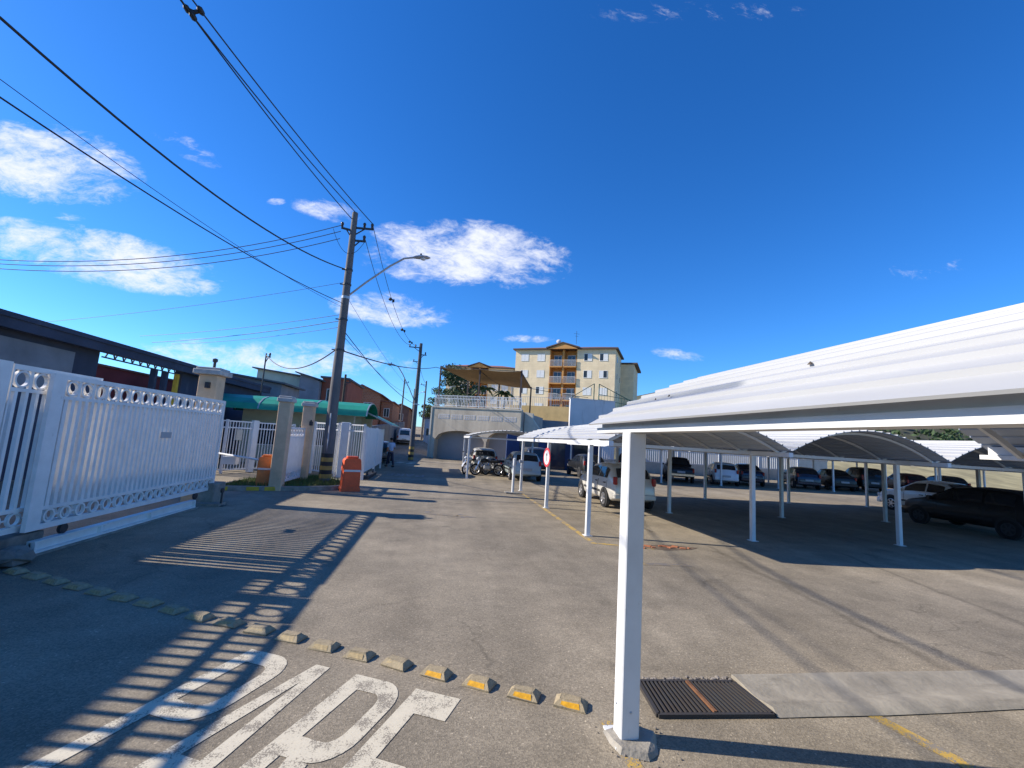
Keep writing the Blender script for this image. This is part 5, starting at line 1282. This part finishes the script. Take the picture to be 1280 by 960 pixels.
car('dark grey hatchback at the right end of the far carports','hatch','grey_car',37.4,27.2,RC,group=CG)
car('pale teal old hatchback behind the white bollard','hatch','teal_car',4.55,22.6,0,group=CG,scale=.97)
car('beige compact car parked behind the motorcycles','hatch','beige_car',2.75,26.4,0,group=CG,scale=.95)
car('dark off roader with a square back beside the beige car','suv','grey_car',6.4,28.2,0,group=CG)
car('black car behind the silver hatchback in the second row','hatch','black_car',9.6,26.6,0,group=CG)
car('white van driving up the street between the brick houses and the poles','van','white_car',-4.0,52.5,R(3),cat='van')
car('grey car half hidden behind the white sheet gate panel','hatch','grey_car',-4.0,30.5,R(2),cat='car')

# ------------------------------------------------------------------ motorcycles
def motorcycle(label,x,y,rz,tank):
    t=thing('motorcycle',label,'motorcycle',(x,y,0),rz,'parked motorcycles')
    for yy in (-.66,.66):
        b=MB(); P=[]; n=22
        for i in range(n+1): P.append((0,yy+.27*math.cos(2*math.pi*i/n),.31+.27*math.sin(2*math.pi*i/n)))
        b.tube(P,.045,8,False); w=b.build('wheel','rubber',t,smooth=True,local=True)
        b=MB()
        for i in range(10): a=math.pi*2*i/10; b.bar((0,yy,.31),(0,yy+.23*math.cos(a),.31+.23*math.sin(a)),.014)
        b.lathe((-.04,yy,.31),(1,0,0),[(.03,0),(.055,.01),(.055,.07),(.03,.08)],10)
        P=[(0,yy+.22*math.cos(2*math.pi*i/n),.31+.22*math.sin(2*math.pi*i/n)) for i in range(n+1)]; b.tube(P,.018,6,False); b.build('rim','alloy',w,local=True)
    b=MB()
    for s in (-.08,.08): b.tube([(s,.66,.31),(s,.42,.88)],.022,8)
    b.bar((-.1,.43,.86),(.1,.43,.86),.05); b.build('fork','chrome',t,local=True)
    b=MB(); b.tube([(0,.42,.82),(0,.1,.45),(0,-.2,.42),(0,-.45,.72)],.025,6); b.tube([(0,.42,.84),(0,-.1,.72),(0,-.72,.74)],.025,6); b.tube([(.09,-.66,.31),(.06,-.2,.42)],.022,6); b.tube([(-.09,-.66,.31),(-.06,-.2,.42)],.022,6); b.build('frame','dark_metal',t,local=True)
    b=MB(); b.bbox(-.13,.13,-.16,.2,.34,.58,.04); b.lathe((0,.06,.56),(0,.3,1),[(.07,0),(.09,.02),(.09,.14),(.06,.17)],12); b.build('engine','lamp_grey',t,local=True)
    b=MB(); b.sphere((0,.17,.82),.13,.27,.13,12,8); b.build('tank',tank,t,local=True,smooth=True)
    b=MB(); b.bbox(-.12,.12,-.62,-.06,.76,.84,.03); b.build('seat','trim',t,local=True)
    b=MB(); b.tube([(-.34,.3,1.03),(-.2,.4,1.02),(0,.42,.97),(.2,.4,1.02),(.34,.3,1.03)],.016,8); b.build('handlebar','dark_metal',t,local=True)
    for s in (-1,1):
        b=MB(); b.tube([(s*.22,.39,1.02),(s*.27,.4,1.2)],.008,6); b.sphere((s*.28,.4,1.23),.06,.015,.04,8,6); b.build('mirror','dark_metal',t,local=True)
    b=MB(); b.sphere((0,.55,.9),.1,.1,.1,10,8); b.build('headlight','clear_lens',t,local=True,smooth=True)
    b=MB(); b.tube([(.12,.1,.36),(.14,-.2,.3),(.15,-.75,.42)],[.025,.035,.045],8); b.build('exhaust','chrome',t,local=True)
    b=MB()
    for yy,a0,a1 in ((.66,20,130),(-.66,30,150)):
        for i in range(8):
            a,c=R(lerp(a0,a1,i/8)),R(lerp(a0,a1,(i+1)/8)); r=.335
            b.bar((0,yy+r*math.cos(a),.31+r*math.sin(a)),(0,yy+r*math.cos(c),.31+r*math.sin(c)),.1,.015)
    b.build('mudguard',tank,t,local=True)
    b=MB(); b.bbox(-.05,.05,-.86,-.78,.66,.74,.015); b.build('tail_light','red_glass',t,local=True)
    return t
motorcycle('dark motorcycle parked sideways nearest the bollard',2.75,25.1,R(98),'black_car')
motorcycle('motorcycle with pale tank beside the left carport post',1.85,26.0,R(150),'white_car')
motorcycle('black motorcycle behind the sideways one under the small carport',3.3,25.9,R(120),'navy_car')

# ------------------------------------------------------------------ round sign, bollard
t=thing('round_sign','round white sign with red rim on the middle carport post','sign',(3.37,13.3,1.6))
n=Vector((-.97,-.12,0)).normalized(); c=Vector((3.385,13.78,1.56))
b=MB(); b.lathe(c,n,[(.30,.0),(.30,.014)],32); b.build('rim','sign_red',t)
b=MB(); b.lathe(c+n*.0145,n,[(.225,0),(.225,.003)],32); b.build('face','sign_white',t)
sx=Vector((n.y,-n.x,0))*-1
b=MB(); q=c+n*.0185
b.obox(q-Vector((0,0,.02)),(sx,n,Vector((0,0,1))),.02,.0015,.1); b.add([tuple(q+sx*-.07+Vector((0,0,.06))+n*.001),tuple(q+sx*.07+Vector((0,0,.06))+n*.001),tuple(q+Vector((0,0,.15))+n*.001)],[(0,1,2)]); b.build('arrow_mark','black',t)
t=thing('bollard','slim white steel bollard on a small concrete foot by the second row','bollard',(2.95,17.3,0))
b=MB(); b.tube([(2.95,17.3,.04),(2.95,17.3,1.3)],.055,12); b.lathe((2.95,17.3,1.3),(0,0,1),[(.06,0),(.06,.03),(.03,.05)],12); b.build('pipe','white',t,smooth=True)
b=MB(); b.bar((2.95,17.3,1.2),(3.2,17.25,1.24),.05); b.bbox(3.12,3.3,17.18,17.3,1.17,1.3,.02); b.build('bracket','plate',t)
b=MB(); b.bbox(2.65,3.3,17.1,17.5,0,.045,.015); b.build('foot','concrete',t)
t=thing('brick_rubble','broken orange brick bits on the worn patch by the second row','rubble',(4.8,8.95,0))
b=MB()
for k in range(9):
    x,y=4.3+k*.13+random.uniform(-.05,.05),8.95+random.uniform(-.12,.1); a=random.uniform(0,3); s=random.uniform(.03,.08)
    b.obox((x,y,.012),((math.cos(a),math.sin(a),0),(-math.sin(a),math.cos(a),0),(0,0,1)),s,s*.6,.011)
b.build('brick_bits',mat('broken_brick',(.45,.16,.07),.9,.2,8),t)

# ------------------------------------------------------------------ person walking up the street
def ensure_skin(me):
    if len(me.skin_vertices)==0:
        import bmesh
        b=bmesh.new(); b.from_mesh(me); b.verts.layers.skin.verify(); b.to_mesh(me); b.free()
def skin_mesh(name, verts, edges, rad, material, parent, root=0, sub=1):
    me=bpy.data.meshes.new(name); me.from_pydata(verts,edges,[]); ensure_skin(me)
    o=bpy.data.objects.new(name,me); COL.objects.link(o); me.materials.append(M[material])
    for i,r in enumerate(rad):
        sv=me.skin_vertices[0].data[i]; sv.radius=(r,r) if not isinstance(r,tuple) else r; sv.use_root=(i==root)
    md=o.modifiers.new('skin','SKIN'); md.use_smooth_shade=True
    s=o.modifiers.new('sub','SUBSURF'); s.levels=sub; s.render_levels=sub
    o.parent=parent; TF[o.name]=TF[parent.name]; return o
def person(label,x,y,rz):
    t=thing('person',label,'person',(x,y,gz(x,y)),rz)
    V=[(0,0,.93),(0,0,1.08),(0,.01,1.25),(0,.02,1.40),(0,.02,1.49),(0,.04,1.60),(0,.05,1.68)]
    E_=[(0,1),(1,2),(2,3),(3,4),(4,5),(5,6)]; Rr=[(.14,.1),(.125,.09),(.15,.1),(.1,.08),(.05,.05),(.085,.1),(.06,.07)]
    def chain(start,pts,rs):
        k=start
        for p,r in zip(pts,rs): V.append(p); Rr.append(r); E_.append((k,len(V)-1)); k=len(V)-1
        return k
    tips=[]
    for s,fw in ((-1,.20),(1,-.14)):
        tips.append(chain(0,[(s*.1,.02,.84),(s*.1,fw*.6,.48),(s*.1,fw-.03 if fw>0 else fw-.1,.09),(s*.1,fw+.12 if fw>0 else fw+.05,.04)],[.085,.06,.04,.035]))
    for s in (-1,1):
        sw=-s*.10
        if s==1: a=[(s*.19,.02,1.38),(s*.24,.0,1.12),(s*.17,.2,1.12),(s*.15,.27,1.14)]
        else: a=[(s*.19,.02,1.38),(s*.24,.0,1.10),(s*.24,.12,.87),(s*.24,.15,.80)]
        k=chain(3,a,[.06,.045,.032,.035]); h=Vector(a[-1]); d=(Vector(a[-1])-Vector(a[-2])).normalized(); side=Vector((0,1,0)).cross(d); side=Vector((1,0,0)) if side.length<.1 else side.normalized()
        for q,l in ((-.03,.07),(-.01,.085),(.01,.08),(.03,.065)):
            p=h+side*q+d*.05; chain(k,[tuple(p),tuple(p+d*l*.6+Vector((0,.015,-.01)))],[.009,.008])
        chain(k,[tuple(h+side*-.045+Vector((0,.02,0))),tuple(h+side*-.055+d*.05+Vector((0,.03,0)))],[.010,.009])
    skin_mesh('body',V,E_,Rr,'skin',t,0,1)
    skin_mesh('shirt',[(0,0,.90),(0,0,1.08),(0,.01,1.25),(0,.02,1.40),(0,.02,1.455),(-.19,.02,1.385),(-.245,0,1.14),(.19,.02,1.385),(.245,0,1.14)],[(0,1),(1,2),(2,3),(3,4),(3,5),(5,6),(3,7),(7,8)],[(.165,.125),(.15,.115),(.175,.125),(.125,.1),(.07,.07),.08,.062,.08,.062],'shirt',t,0,2)
    Tv=[(0,0,.92),(-.1,.02,.82),(-.1,.12,.48),(-.1,.17,.1),(.1,.02,.82),(.1,-.085,.48),(.1,-.24,.1)]
    skin_mesh('trousers',Tv,[(0,1),(1,2),(2,3),(0,4),(4,5),(5,6)],[(.15,.115),.1,.078,.06,.1,.078,.06],'trousers',t,0,2)
    b=MB(); b.sphere((0,.03,1.655),.094,.108,.098,12,8); b.v=[p for p in b.v]; b.build('hair','hair',t,smooth=True,local=True)
    for s in (-1,1):
        fy=.17 if s<0 else -.24
        b=MB(); b.bbox(s*.1-.045,s*.1+.045,fy-.07,fy+.19,.0,.085,.025); b.build('shoe','trim',t,local=True)
    # face, turned away up the street
    b=MB(); b.sphere((0,.15,1.615),.014,.03,.02,8,6); b.build('nose','skin',t,local=True)
    return t
person('person in a pale blue shirt and dark trousers walking on the street',-2.85,28.0,R(40))

print('objects',len(bpy.data.objects))
